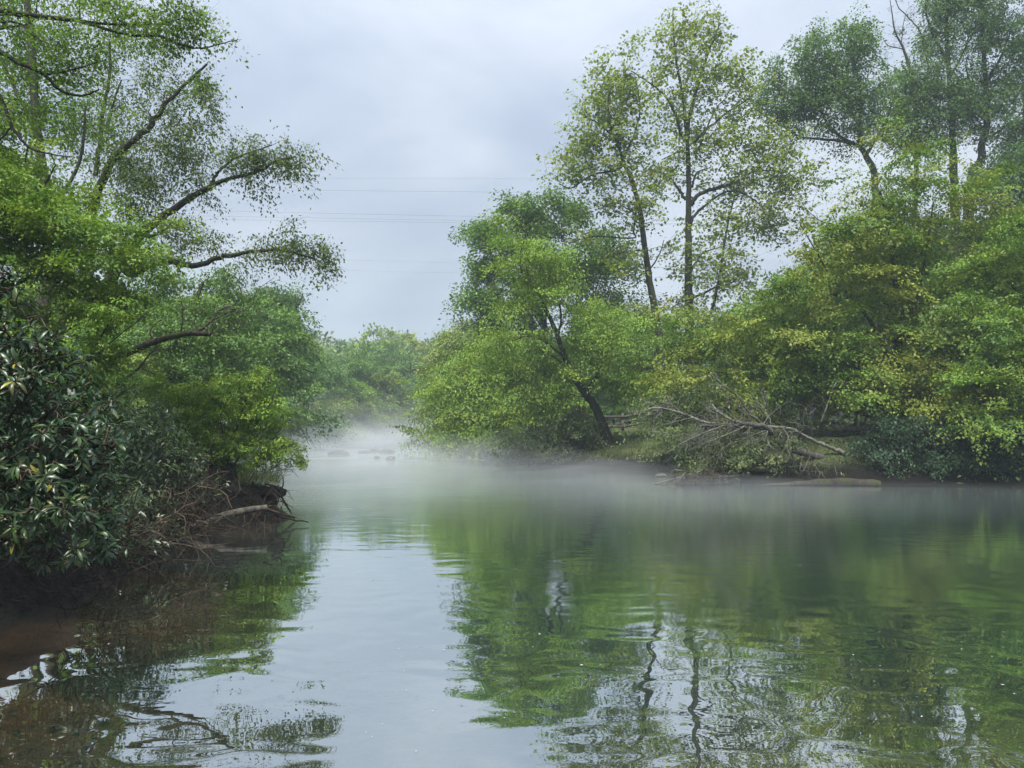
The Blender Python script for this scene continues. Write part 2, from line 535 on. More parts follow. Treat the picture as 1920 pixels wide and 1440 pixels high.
def leaf_quads(pos, axis, nrm, L, W, fold=0.12):
    """one folded rhombus per leaf: base, left edge, tip, right edge"""
    axis = norm(axis)
    side = norm(np.cross(nrm, axis))
    nr = np.cross(axis, side)
    L = L[:, None]; W = W[:, None]
    v = np.stack([pos, pos + axis * L * 0.45 + side * W * 0.5 + nr * W * fold,
                  pos + axis * L, pos + axis * L * 0.45 - side * W * 0.5 + nr * W * fold], 1)
    q = np.arange(len(pos) * 4).reshape(-1, 4)
    return v.reshape(-1, 3), q


LEAF_TONE = 0.95
PAL = {   # leaf colours: list of (colour, weight)
    'fresh':  [((0.21, 0.34, 0.032), 4), ((0.14, 0.26, 0.032), 4), ((0.27, 0.37, 0.035), 2)],
    'bright': [((0.18, 0.31, 0.038), 5), ((0.11, 0.22, 0.036), 3), ((0.24, 0.33, 0.04), 2)],
    'mid':    [((0.13, 0.25, 0.04), 4), ((0.17, 0.29, 0.04), 3), ((0.09, 0.18, 0.04), 3)],
    'cool':   [((0.11, 0.215, 0.055), 4), ((0.14, 0.25, 0.06), 3), ((0.08, 0.165, 0.05), 2)],
    'olive':  [((0.15, 0.26, 0.027), 4), ((0.20, 0.29, 0.03), 3), ((0.085, 0.185, 0.027), 4), ((0.24, 0.28, 0.045), 0.4)],
    'laurel': [((0.05, 0.095, 0.025), 4), ((0.09, 0.13, 0.03), 2), ((0.035, 0.07, 0.022), 3)],
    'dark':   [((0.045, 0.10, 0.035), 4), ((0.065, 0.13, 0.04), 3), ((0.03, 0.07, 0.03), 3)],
    'thin':   [((0.25, 0.34, 0.06), 4), ((0.19, 0.28, 0.06), 3), ((0.27, 0.27, 0.06), 0.6)],
    'birch':  [((0.11, 0.19, 0.04), 4), ((0.08, 0.14, 0.04), 4), ((0.17, 0.22, 0.045), 2)],
    'dull':   [((0.13, 0.19, 0.06), 4), ((0.18, 0.23, 0.07), 3), ((0.10, 0.15, 0.055), 3)],
    'shrub':  [((0.18, 0.31, 0.035), 4), ((0.12, 0.22, 0.035), 4), ((0.24, 0.34, 0.035), 3)],
    'willow': [((0.21, 0.31, 0.05), 4), ((0.16, 0.25, 0.05), 3), ((0.27, 0.33, 0.055), 2)],
}


def pick(pal, k, rng):
    cs = np.array([c for c, w in PAL[pal]]); w = np.array([w for c, w in PAL[pal]], dtype=float)
    return cs[rng.choice(len(cs), size=k, p=w / w.sum())] * LEAF_TONE + np.array([0.006, 0.0, 0.014])


def sample_lobes(lobes, D, n_, rng, gap=0.44, gs=0.8, shell=0.42, lay=2.3, rag=0.17):
    w = np.array([(lb[2] * lb[3]) * (lb[6] if len(lb) > 6 else 1.0) for lb in lobes], dtype=float)
    w /= w.sum()
    pts, outw = [], []
    for lb, wi in zip(lobes, w):
        px, py, rx, ry, rd, dD = lb[:6]
        want = max(1, int(round(n_ * wi)))
        c = P(px, py, D + dD)
        sc = S(D + dD)
        got = 0
        for _ in range(14):
            k = want * 2
            v = norm(rng.normal(size=(k, 3))) * (rng.random((k, 1)) ** shell)
            v = v + rng.normal(0, rag, (k, 3))
            p = c + v * np.array([rx * sc, rd, ry * sc])
            keep = vnoise(p * np.array([1, 1, lay]), 1.0 / gs, 41, 2) > gap
            p, vv = p[keep][:want - got], v[keep][:want - got]
            pts.append(p); outw.append(vv); got += len(p)
            if got >= want: break
    return np.vstack(pts), np.vstack(outw)


def build_tree(name, label, cat, D, trunks, lobes, n_=400, m=80, sr=0.5, L=0.08, pal='fresh', flat=0.22, droop=0.25,
               gap=0.45, gs=0.8, limbs=(), bark=M_BARK, seed=1, group=None, twig=0.010, twig_frac=1.0, arch=0.10, tip=None,
               shell=0.42, W=0.6, base=None, up=0.9, elong=1.0, parts_limb=True, sides=7, hang=0.0, root_z=None, leafmat=None, side=0, taper=1.2, tier=1, fan=1.3):
    """A tree: trunks and limbs are traced polylines [(px, py[, dD])...] with radii (metres); sprays of leaves fill
    the lobes (px, py, rx, ry, depth radius, dD) and twigs join every spray to the nearest wood."""
    rng = np.random.default_rng(seed)
    if base is None:
        t0 = trunks[0][0][0]
        b0 = P(t0[0], t0[1], D + (t0[2] if len(t0) > 2 else 0))
    else:
        b0 = np.array(base, dtype=float)
    zg = gz(b0[0], b0[1]) if root_z is None else root_z
    root = empty(name, (b0[0], b0[1], max(zg, -0.1)), label, cat, group)
    nodes, nrad = [], []
    main = []

    def trace(pl):
        return np.array([P(p[0], p[1], D + (p[2] if len(p) > 2 else 0)) for p in pl])

    for k, (pl, r0, r1) in enumerate(trunks):
        pts = trace(pl)
        if k == 0 and base is None and pts[0][2] > zg + 0.05:
            dn = pts[0] - pts[1]; dn = dn / (abs(dn[2]) + 1e-6)
            dn[:2] = np.clip(dn[:2], -0.35, 0.35) if abs(dn[2]) > 0 else 0
            h_ = pts[0][2] - zg + 0.15
            pts = np.vstack([[pts[0][0] + dn[0] * h_, pts[0][1] + dn[1] * h_, zg - 0.15], pts])
        sp = smooth_path(pts, 5, 0.0, rng)
        rd = r1 + (r0 - r1) * (1 - np.linspace(0, 1, len(sp))) ** taper
        sp[1:-1] += rng.normal(0, 1, (len(sp) - 2, 3)) * rd[1:-1, None] * 0.10
        flare = 1 + 0.5 * np.exp(-np.maximum(sp[:, 2] - zg, 0) / 0.5) if k == 0 else 1.0
        main.append(('trunk' if k == 0 else 'limb', sp, rd * flare))
    for (pl, r0, r1) in limbs:
        pts = trace(pl)
        sp = smooth_path(pts, 5, 0.0, rng)
        rd = np.linspace(r0, r1, len(sp))
        sp[1:-1] += rng.normal(0, 1, (len(sp) - 2, 3)) * rd[1:-1, None] * 0.25
        main.append(('limb', sp, rd))
    NP = np.zeros((60000, 3)); NR = np.zeros(60000); cnt = 0
    for nm, sp, rd in main:
        v, q = tubes([(sp, rd)], sides)
        obj(nm, mesh(nm, v, q, bark, smooth=True), root)
        NP[cnt:cnt + len(sp)] = sp; NR[cnt:cnt + len(sp)] = rd; cnt += len(sp)
    pts, outw = sample_lobes(lobes, D, max(4, n_ // tier), rng, gap, gs, shell)
    if tier > 1:
        # boughs: each anchor carries a flat fan of sprays reaching outward from the trunk and drooping at its tip
        na = len(pts)
        tz = NP[:cnt]
        ctr = np.array([tz[int(np.argmin(np.abs(tz[:, 2] - p[2]) * 2 + np.linalg.norm(tz[:, :2] - p[:2], axis=1)))] for p in pts])
        o2 = (pts - ctr) * np.array([1, 1, 0.25])
        o2 = norm(norm(o2) + outw * np.array([.5, .5, .25]) + rng.normal(0, .22, (na, 3)))
        o2[:, 2] = np.clip(o2[:, 2], -.25, .45)
        o2 = norm(o2)
        lat = norm(np.cross(np.array([0, 0, 1.0]), o2))
        ii = np.repeat(np.arange(na), tier); kk = len(ii)
        ft = rng.uniform(-.35, 1.0, kk); fb = rng.uniform(-1, 1, kk) * (.62 - .38 * np.maximum(ft, 0))
        fl_ = fan * rng.uniform(.6, 1.4, na)[ii]
        q_ = pts[ii] + fl_[:, None] * (o2[ii] * ft[:, None] + lat[ii] * fb[:, None])
        q_[:, 2] += fl_ * (-.30 * droop * 2 * np.maximum(ft, 0) ** 2 + rng.normal(0, .05, kk) - .10 * np.abs(fb))
        pts, outw = q_, o2[ii]
    pts[:, 2] = np.maximum(pts[:, 2], 0.12)
    # join sprays to wood, nearest first
    d0 = np.array([np.min(np.sum((NP[:cnt] - p) ** 2, 1)) for p in pts])
    order = np.argsort(d0)
    twigs, fine = [], []
    dirs = np.zeros_like(pts)
    for i in order:
        p = pts[i]
        dv = p - NP[:cnt]
        dist = np.sqrt(np.sum(dv * dv, 1))
        cost = dist + 0.5 * np.maximum(-dv[:, 2], 0) - 4.0 * np.minimum(NR[:cnt], 0.05)
        j = int(np.argmin(cost))
        a = NP[j]; ln = dist[j]
        if ln < 1e-3: dirs[i] = norm(rng.normal(size=3)); continue
        if cnt < 59000 and rng.random() < twig_frac:
            k = int(np.clip(ln / 0.45, 3, 9))
            t = np.linspace(0, 1, k + 1)[:, None]
            path = a * (1 - t) + p * t
            path += np.array([0, 0, 1.0]) * (arch * ln * 4 * t * (1 - t))
            path[1:-1] += rng.normal(0, 0.045 * ln, (k - 1, 3)) * 0.8
            r0 = min(NR[j] * 0.72, twig * 0.7 + 0.013 * ln)
            rd = np.linspace(r0, twig * 0.45, k + 1)
            twigs.append((path, rd))
            NP[cnt:cnt + k] = path[1:]; NR[cnt:cnt + k] = rd[1:]; cnt += k
            dirs[i] = path[-1] - path[-2]
            for _ in range(side):
                q0 = path[-1 - int(rng.integers(0, 2))]
                sd_v = norm(norm(dirs[i]) * .6 + rng.normal(0, .6, 3) - np.array([0, 0, droop * .5])) * sr * rng.uniform(.6, 1.3)
                m_ = q0 + sd_v * .5 + rng.normal(0, .05, 3) * sr
                fine.append((np.array([q0, m_, q0 + sd_v - np.array([0, 0, droop * sr * .3])]), np.array([.6, .45, .3]) * twig * .6))
        else:
            dirs[i] = dv[j]
    if twigs:
        big = [t for t in twigs if t[1][0] > 0.03]
        small = [t for t in twigs if t[1][0] <= 0.03]
        vs, qs, bs = [], [], 0
        for grp, sd_ in ((big, 5), (small, 3), (fine, 3)):
            if grp:
                v, q = tubes(grp, sd_); vs.append(v); qs.append(q + bs); bs += len(v)
        o = obj('twigs', mesh('twigs', np.vstack(vs), np.vstack(qs), bark, smooth=True), root)
        o['kind'] = 'stuff'
    # leaves
    N = len(pts)
    K = N * m
    a = dirs + outw * 0.5 * np.linalg.norm(dirs, axis=1, keepdims=True)
    a[:, 2] *= 0.35
    a = norm(a + rng.normal(0, 0.15, a.shape))
    b_ = norm(np.cross(np.array([0, 0, 1.0]), a))
    u = np.cross(a, b_)
    szs = sr * rng.uniform(0.65, 1.35, N)
    idx = np.repeat(np.arange(N), m)
    ta = rng.uniform(-0.75, 1.0, K) * elong
    tb = rng.normal(0, 0.45, K) * (1.05 - 0.5 * np.clip(ta, 0, 1))
    tu = rng.normal(0, flat, K)
    s_ = szs[idx][:, None]
    pos = pts[idx] + s_ * (a[idx] * ta[:, None] + b_[idx] * tb[:, None] + u[idx] * tu[:, None])
    pos[:, 2] -= (szs[idx] * droop * (ta + 0.75) ** 2 * 0.5)
    if hang > 0:
        hm = rng.random(K) < 0.4
        pos[:, 2] -= np.where(hm, rng.random(K) ** 1.5 * hang, 0)
    ax = a[idx] * 0.75 + b_[idx] * (np.sign(tb) * 0.6)[:, None] + rng.normal(0, 0.45, (K, 3))
    ax[:, 2] -= droop * 1.2 + 0.15
    nr = rng.normal(0, 0.38, (N, 3))[idx] + a[idx] * 0.25 + rng.normal(0, 0.20, (K, 3)); nr[:, 2] += up
    Ls = L * rng.uniform(0.65, 1.3, K)
    pos[:, 2] = np.maximum(pos[:, 2], 0.05)
    v, q = leaf_quads(pos, ax, norm(nr), Ls, Ls * W)
    sc = pick(pal, N, rng)
    c = sc[idx] * 0.8 + pick(pal, K, rng) * 0.2
    if tip is not None:
        # sprays of young growth keep their own colour wherever they stand
        young = (vnoise(pts, 0.55, seed + 5, 2) > tip[1])
        c = np.where(young[idx][:, None], c * 0.58 + np.array(tip[0]) * 0.42, c)
    c = c * rng.uniform(0.88, 1.12, (K, 1)) * rng.uniform(0.8, 1.2, N)[idx][:, None]
    cr_ = obj('crown', mesh('crown', v, q, leafmat or M_LEAF, cols=np.repeat(c, 4, 0)), root)
    cr_['kind'] = 'stuff'
    return root


# =================================================================== LEFT BANK
build_tree('leaning_birch', 'dark leaning tree on the left bank with two long limbs reaching out over the river', 'tree', 20,
    trunks=[([(95, 668), (127, 610), (172, 565), (206, 527), (237, 469), (261, 443), (302, 409), (357, 371), (395, 349), (430, 335), (488, 320), (516, 302), (545, 296, -0.2)], 0.25, 0.02)],
    limbs=[([(237, 510), (258, 506), (292, 493), (327, 493), (371, 498), (412, 482), (447, 477), (491, 470), (529, 469), (577, 481), (600, 490)], 0.11, 0.02),
           ([(395, 347), (402, 333), (412, 320), (440, 297), (481, 282), (510, 272)], 0.05, 0.015),
           ([(160, 420, 0.6), (179, 378, 0.5), (206, 309, 0.4), (237, 275), (285, 234), (309, 196), (344, 161), (388, 120)], 0.13, 0.03),
           ([(172, 565), (166, 500, 0.3), (160, 420, 0.6)], 0.15, 0.13),
           ([(179, 330, 1), (188, 260, 1), (194, 206, 1), (206, 140, 1), (206, 79, 1)], 0.07, 0.03),
           ([(200, 250, 1), (214, 190, 1), (228, 150, 1)], 0.04, 0.02),
           ([(261, 443), (290, 440), (310, 430), (330, 410)], 0.06, 0.02),
           ([(206, 527), (215, 490, 0.4), (240, 430, 0.8), (245, 380, 1)], 0.08, 0.03)],
    lobes=[(490, 286, 98, 36, 0.8, 0, 1.4), (550, 312, 48, 30, 0.6, 0, 0.7), (440, 300, 45, 40, 0.7, 0, 0.6), (552, 460, 84, 32, 0.7, 0, 1.4), (612, 498, 26, 44, 0.4, 0, 1.0), (455, 490, 40, 26, .5, 0, .5), (545, 415, 14, 14, 0.3, 0),
           (480, 345, 30, 22, 0.4, 0, 0.5), (355, 240, 60, 85, 1.2, 0.3, 0.9), (380, 170, 32, 60, 0.8, 0.3, 0.9), (300, 170, 70, 90, 1.5, 0.6, 0.6), (230, 290, 75, 70, 1.5, 0.6, 1.2), (290, 340, 70, 45, 1.3, 0.3, 1.0),
           (330, 300, 45, 60, 1.2, 0.3, 0.7), (375, 350, 50, 38, 0.9, 0, 0.6), (330, 440, 75, 45, 1.0, 0.2, 0.8), (400, 455, 45, 30, 0.7, 0, 0.5), (200, 180, 60, 110, 1.6, 1, 0.45), (240, 60, 80, 60, 1.6, 1, 0.5), (255, 390, 50, 40, 1.0, 0.5, 0.9),
           (440, 470, 25, 10, 0.4, 0, 0.3)],
    n_=1300, m=20, sr=0.30, L=0.085, pal='birch', flat=0.24, droop=0.55, gap=0.43, gs=0.55, shell=0.6, W=0.55, bark=M_BARK, seed=21, leafmat=M_THIN, side=2, taper=1.35, twig=0.007, arch=0.06, hang=0.38, twig_frac=1.0)

build_tree('upright_tree', 'straight grey barked tree trunk standing behind the rhododendron on the left bank', 'tree', 16,
    trunks=[([(78, 650), (80, 600), (89, 537), (93, 490), (95, 400), (70, 250), (60, 100), (40, -80)], 0.17, 0.07)],
    limbs=[([(95, 400), (150, 300), (160, 200)], 0.05, 0.02), ([(70, 250), (20, 150), (-20, 60)], 0.05, 0.02)],
    lobes=[(90, 190, 130, 80, 1.4, 1, 0.6), (60, 90, 120, 70, 1.4, 1, 0.6), (150, 250, 80, 60, 1.2, 0.5, 0.6), (-60, 200, 100, 120, 1.4, 0, 0.6), (20, -60, 160, 80, 1.5, 0, 0.5)],
    n_=520, m=24, sr=0.36, L=0.08, pal='mid', flat=0.25, droop=0.35, gap=0.47, gs=0.7, shell=0.6, bark=M_BARK_GREY, seed=22, leafmat=M_THIN, side=3, twig=0.007)

build_tree('yellow_green_maple', 'bright yellow green leafy tree filling the left edge above the rhododendron', 'tree', 12.5,
    trunks=[([(-230, 700), (-190, 560), (-150, 420), (-110, 330)], 0.16, 0.05)],
    limbs=[([(-150, 440), (-40, 460), (40, 448), (120, 462), (200, 470)], 0.05, 0.012), ([(-190, 560), (-60, 545), (20, 535), (80, 515), (150, 560), (210, 600)], 0.045, 0.01),
           ([(-120, 350), (-30, 360), (40, 380), (83, 345), (104, 310)], 0.04, 0.012), ([(-60, 430), (20, 420), (60, 395), (120, 430), (150, 420)], 0.03, 0.01)],
    lobes=[(40, 330, 95, 70, 1.3, 0, 1), (110, 380, 85, 60, 1.1, -0.2, 1.1), (60, 430, 120, 70, 1.3, 0, 1.1), (165, 440, 75, 55, 1.0, -0.2, 1.1), (190, 505, 70, 40, 0.9, -0.2, 1), (60, 500, 120, 45, 1.2, 0, 0.9),
           (225, 490, 28, 36, 0.5, -0.2, 0.9), (235, 535, 40, 25, 0.5, -0.2, 0.7), (-60, 400, 110, 160, 1.3, 0, 0.8), (40, 565, 60, 40, 0.8, 0.5, 0.6), (20, 255, 60, 40, 0.8, 0, 0.6)],
    n_=1000, m=62, sr=0.29, L=0.062, pal='bright', flat=0.16, droop=0.35, gap=0.42, gs=0.4, shell=0.38, W=0.62, seed=23, tier=8, fan=0.70, twig=0.005, arch=0.05)

build_tree('young_maple', 'low bright green sapling beside the leaning trunk on the left bank', 'tree', 11.5,
    trunks=[([(120, 880), (140, 760), (160, 690), (190, 630), (215, 590)], 0.035, 0.01)],
    limbs=[([(160, 690), (130, 660), (110, 640)], 0.012, 0.006), ([(165, 680), (210, 640), (260, 600), (275, 585)], 0.012, 0.006)],
    lobes=[(135, 700, 55, 45, 0.6, 0, 1.2), (165, 660, 40, 30, 0.5, 0), (215, 600, 60, 26, 0.5, 0, 0.9), (170, 585, 60, 30, 0.5, 0.3, 0.8), (70, 640, 50, 30, 0.5, 0.2, 0.7), (185, 740, 40, 30, 0.5, 0, 0.8)],
    n_=300, m=46, sr=0.17, L=0.052, pal='bright', flat=0.15, droop=0.35, gap=0.42, gs=0.3, W=0.62, seed=24, tier=5, fan=0.40, twig=0.004)

build_tree('overhanging_tree', 'dark bare looking limbs and thin leaves hanging into the top left corner', 'tree', 9,
    trunks=[([(-420, 700), (-400, 400), (-330, 120), (-200, 10), (-60, 16), (0, 21), (52, 28), (103, 34), (144, 38), (206, 45), (292, 46), (323, 40), (358, 28)], 0.11, 0.006)],
    limbs=[([(144, 38), (189, 52), (241, 65), (299, 69), (330, 81), (371, 91), (406, 84), (447, 74)], 0.022, 0.005),
           ([(-250, 60), (-100, 70), (0, 98), (41, 120), (82, 139), (117, 172), (155, 179), (186, 168)], 0.04, 0.008), ([(82, 139), (131, 132), (182, 117)], 0.014, 0.006),
           ([(-200, 130), (-60, 120), (0, 182), (21, 234), (52, 275), (86, 287), (127, 294)], 0.03, 0.006), ([(52, 275), (47, 305)], 0.01, 0.005), ([(21, 234), (0, 262), (-40, 270)], 0.014, 0.006),
           ([(0, 40), (40, 45), (80, 78), (150, 95)], 0.016, 0.005), ([(150, 38), (149, 10), (152, -20)], 0.012, 0.006), ([(0, 55), (60, 40), (70, 0)], 0.012, 0.006)],
    lobes=[(60, 20, 110, 45, 0.9, 0, 0.8), (200, 15, 100, 40, 0.8, 0, 0.9), (310, 60, 80, 40, 0.7, 0, 1.1), (350, 20, 45, 30, 0.5, 0, 1.0), (375, 30, 24, 30, 0.4, 0, 1), (345, 65, 30, 22, 0.4, 0, 1), (415, 76, 34, 12, 0.3, 0, 1),
           (100, 110, 110, 50, 0.8, 0, 0.7), (190, 90, 70, 40, 0.6, 0, 0.6), (40, 190, 60, 50, 0.7, 0, 0.5), (385, 150, 20, 26, 0.3, 0.6, 0.6)],
    n_=620, m=14, sr=0.19, L=0.046, pal='mid', flat=0.2, droop=0.4, gap=0.45, gs=0.45, shell=0.65, W=0.6, seed=25, leafmat=M_THIN, side=3, taper=1.7, twig=0.0035, arch=0.04, hang=0.06)

build_tree('dead_leaning_trunk', 'bare moss covered trunk slanting out from the left bank with broken twigs', 'dead tree', 14,
    trunks=[([(178, 735), (210, 678), (241, 661), (289, 641), (340, 627), (368, 625), (395, 627)], 0.085, 0.045)],
    limbs=[([(360, 627), (385, 612), (402, 596), (412, 580), (443, 579)], 0.03, 0.012), ([(412, 582), (425, 575), (440, 577)], 0.018, 0.01), ([(289, 641), (282, 620), (300, 600)], 0.018, 0.006),
           ([(340, 627), (342, 590), (339, 560), (322, 540)], 0.016, 0.005), ([(395, 627), (405, 605), (430, 590), (470, 575), (482, 545), (515, 520)], 0.014, 0.004), ([(372, 560), (380, 530), (392, 520), (375, 505)], 0.01, 0.004),
           ([(372, 625), (365, 600), (390, 575)], 0.014, 0.005), ([(195, 740), (241, 706), (265, 685), (285, 660), (309, 654)], 0.03, 0.008), ([(262, 688), (275, 695), (291, 702)], 0.012, 0.006)],
    lobes=[(420, 600, 60, 30, 0.5, 0), (360, 575, 50, 45, 0.5, 0), (480, 550, 50, 25, 0.5, 0), (290, 670, 40, 25, 0.4, 0)],
    n_=120, m=2, sr=0.12, L=0.05, pal='dull', seed=26, side=3, twig=0.004, bark=M_MOSSY, arch=-0.05)

# trees further along the left bank
build_tree('riverside_elm', 'pale green feathery tree behind the mossy leaning trunk', 'tree', 31,
    trunks=[([(330, 790), (335, 720), (350, 640), (370, 560), (380, 530)], 0.2, 0.06)],
    limbs=[([(345, 660), (300, 600), (280, 560)], 0.08, 0.03), ([(352, 640), (420, 590), (450, 560)], 0.07, 0.03)],
    lobes=[(330, 560, 85, 65, 2.5, 0, 1), (400, 545, 60, 50, 2.2, 0, 0.9), (300, 650, 90, 80, 2.5, 0, 1.1), (390, 650, 80, 70, 2.4, -0.5, 1.1), (260, 600, 70, 90, 2.4, 1, 1), (400, 740, 90, 60, 2.2, 0, 0.9), (300, 740, 90, 60, 2.2, 0, 0.9), (200, 680, 60, 100, 2, 1, 0.8), (370, 510, 40, 24, 1.5, 0, 0.6)],
    n_=850, m=66, sr=0.75, L=0.13, pal='mid', flat=0.13, droop=0.4, gap=0.3, gs=1.0, seed=31, tier=8, fan=1.10, twig=0.012)
build_tree('bankside_willow', 'rounded dull green tree leaning over the water beyond the left point', 'tree', 44,
    trunks=[([(470, 800), (472, 740), (480, 690), (500, 640)], 0.25, 0.08)],
    limbs=[([(475, 720), (500, 680), (560, 690), (590, 700)], 0.08, 0.03), ([(480, 690), (450, 640), (440, 600)], 0.1, 0.04)],
    lobes=[(440, 610, 60, 50, 3, 0, 1), (510, 640, 52, 60, 3, 0, 1), (460, 690, 80, 70, 3.2, 0, 1.1), (540, 700, 36, 60, 2.5, 0, 0.9), (530, 770, 40, 50, 2.5, 0, 0.9), (450, 770, 80, 50, 3, 0, 0.9), (390, 590, 50, 50, 2.6, 1, 0.8)],
    n_=720, m=60, sr=0.95, L=0.18, pal='mid', flat=0.13, droop=0.45, gap=0.3, gs=1.3, seed=32, tier=8, fan=1.40, twig=0.014)
build_tree('crooked_oak', 'darker airy topped oak rising behind the rounded trees on the left bank', 'tree', 52,
    trunks=[([(520, 790), (525, 700), (530, 640), (540, 580)], 0.3, 0.1)],
    limbs=[([(530, 640), (505, 590), (495, 560)], 0.12, 0.05), ([(535, 600), (560, 570), (568, 550)], 0.1, 0.04)],
    lobes=[(521, 560, 42, 28, 2, 0, 0.8), (491, 575, 36, 34, 2, 0, 0.8), (541, 600, 32, 34, 2, 0, 0.8), (516, 650, 50, 50, 3, 0, 0.8), (546, 620, 22, 24, 2, 0, 0.6)],
    n_=330, m=48, sr=0.8, L=0.2, pal='cool', flat=0.25, droop=0.3, gap=0.47, gs=1.3, shell=0.6, seed=33, leafmat=M_THIN, twig=0.015)

# =================================================================== RIGHT BANK
build_tree('grey_poplar', 'tall broad dark green tree with a billowing crown behind the slanting trunk', 'tree', 50,
    trunks=[([(1030, 800), (1025, 700), (1020, 600), (1015, 500), (1010, 420)], 0.4, 0.1)],
    limbs=[([(1022, 620), (960, 520), (930, 460)], 0.16, 0.05), ([(1020, 580), (1090, 500), (1120, 460)], 0.15, 0.05)],
    lobes=[(960, 425, 62, 45, 3, 0, 1), (1035, 400, 50, 32, 3, 0, 1), (1075, 395, 22, 24, 2, 0, 0.7), (915, 470, 36, 50, 2.5, 0, 1), (1000, 480, 80, 60, 4, 0, 0.8), (1100, 480, 60, 60, 3.5, 0, 0.9), (925, 560, 38, 70, 3, 0, 1), (1120, 540, 60, 50, 3.5, 0, 0.8), (1000, 570, 90, 60, 4, 0, 0.6), (940, 620, 50, 30, 3, 0, 0.8), (1060, 640, 100, 60, 4, 0.5, 0.5), (900, 430, 18, 14, 1, 0, 0.8)],
    n_=950, m=62, sr=0.85, L=0.20, pal='mid', flat=0.35, droop=0.2, gap=0.45, gs=1.7, shell=0.38, seed=41, tier=5, fan=.90, twig=0.016, up=0.6)

build_tree('slanting_locust', 'feathery green tree with a thin dark trunk slanting left above the misty bank', 'tree', 33,
    trunks=[([(1143, 838), (1119, 768), (1094, 734), (1072, 699), (1059, 671), (1047, 634), (1034, 602), (1020, 574), (1012, 552), (987, 527), (975, 490), (985, 440)], 0.20, 0.03)],
    limbs=[([(1019, 592), (1008, 588), (997, 580), (980, 560), (960, 550)], 0.06, 0.02), ([(1072, 699), (1040, 670), (1010, 655)], 0.06, 0.02), ([(1047, 634), (1052, 590), (1045, 540), (1060, 510)], 0.06, 0.02), ([(1100, 745), (1110, 720), (1122, 699), (1131, 668), (1137, 649), (1150, 610)], 0.13, 0.04),
           ([(1059, 671), (1020, 640), (990, 630), (960, 640)], 0.05, 0.02), ([(1012, 552), (1030, 520), (1040, 470)], 0.05, 0.02)],
    lobes=[(1000, 500, 66, 60, 1.8, 0, 1), (1040, 540, 60, 50, 1.8, 0, 0.9), (985, 440, 40, 40, 1.4, 0, 0.6), (970, 570, 50, 40, 1.6, 0, 0.6), (1110, 610, 80, 45, 1.8, 0, 1), (1150, 640, 70, 50, 1.8, 0, 1), (960, 650, 80, 50, 1.8, 0, 1), (1090, 690, 110, 40, 2, 0.4, 0.9), (1040, 720, 70, 40, 1.6, 0.2, 0.7), (1180, 700, 50, 50, 1.6, 0, 0.8)],
    n_=800, m=66, sr=0.7, L=0.12, pal='fresh', flat=0.10, droop=0.4, gap=0.45, gs=0.9, seed=42, tier=7, fan=1.10, twig=0.010, W=0.5)

build_tree('weeping_hornbeam', 'light green layered tree sweeping down to the mist at the bend of the river', 'tree', 43,
    trunks=[([(1000, 830), (985, 780), (970, 730), (940, 680), (915, 650)], 0.24, 0.05)],
    limbs=[([(975, 745), (920, 720), (860, 730), (820, 760)], 0.08, 0.02), ([(985, 780), (930, 780), (880, 800), (830, 825)], 0.08, 0.02), ([(970, 730), (1010, 690), (1030, 660)], 0.08, 0.03), ([(1000, 800), (1030, 760), (1040, 735)], 0.1, 0.04)],
    lobes=[(912, 680, 66, 44, 2.2, 0, 1), (962, 650, 52, 40, 2.2, 0.5, 0.9), (872, 730, 58, 44, 2, 0, 1.1), (952, 730, 80, 40, 2.4, -0.5, 1), (852, 785, 44, 40, 1.8, 0, 1.1), (922, 790, 80, 40, 2.2, -0.5, 1.0), (882, 825, 54, 16, 1.6, -0.5, 0.8), (1032, 740, 60, 50, 2, 0, 0.9), (1002, 800, 60, 36, 2, -1, 0.9), (832, 750, 20, 34, 1.2, 0, 0.8), (822, 810, 18, 20, 1, 0, 0.8)],
    n_=850, m=90, sr=0.95, L=0.15, pal='fresh', flat=0.08, droop=0.55, gap=0.42, gs=1.1, seed=43, tier=8, fan=1.40, twig=0.012, elong=1.3, W=0.5)
build_tree('yellow_willow', 'rounded yellow green tree just past the bend with a bare side branch', 'tree', 62,
    trunks=[([(860, 815), (862, 760), (866, 700), (870, 650)], 0.28, 0.08)],
    limbs=[([(866, 720), (830, 700), (790, 690), (766, 697), (755, 690)], 0.08, 0.03), ([(770, 696), (768, 670), (762, 655)], 0.04, 0.02)],
    lobes=[(874, 650, 46, 34, 2.6, 0, 1), (844, 680, 42, 38, 2.4, 0, 1), (894, 700, 50, 50, 3, 0, 1), (834, 740, 38, 50, 2.4, 0, 1), (864, 620, 26, 20, 1.6, 0, 0.4), (919, 650, 40, 50, 3, 1, 0.8)],
    n_=520, m=52, sr=0.95, L=0.22, pal='willow', flat=0.18, droop=0.4, gap=0.42, gs=1.5, seed=44, tier=7, fan=1.40, twig=0.016)
build_tree('silver_poplar', 'wispy grey green treetop showing above the bend left of the broad dark tree', 'tree', 80,
    trunks=[([(860, 805), (862, 720), (866, 640), (868, 610)], 0.3, 0.08)], lobes=[(870, 612, 36, 18, 2, 0, 1), (850, 640, 40, 24, 2.4, 0, 0.8), (840, 680, 50, 40, 3, 0, 0.7), (900, 640, 30, 40, 3, 0, 0.7)],
    n_=200, m=34, sr=0.9, L=0.24, pal='dull', flat=0.35, droop=0.2, gap=0.45, gs=1.2, shell=0.7, seed=45, leafmat=M_THIN, twig=0.018)

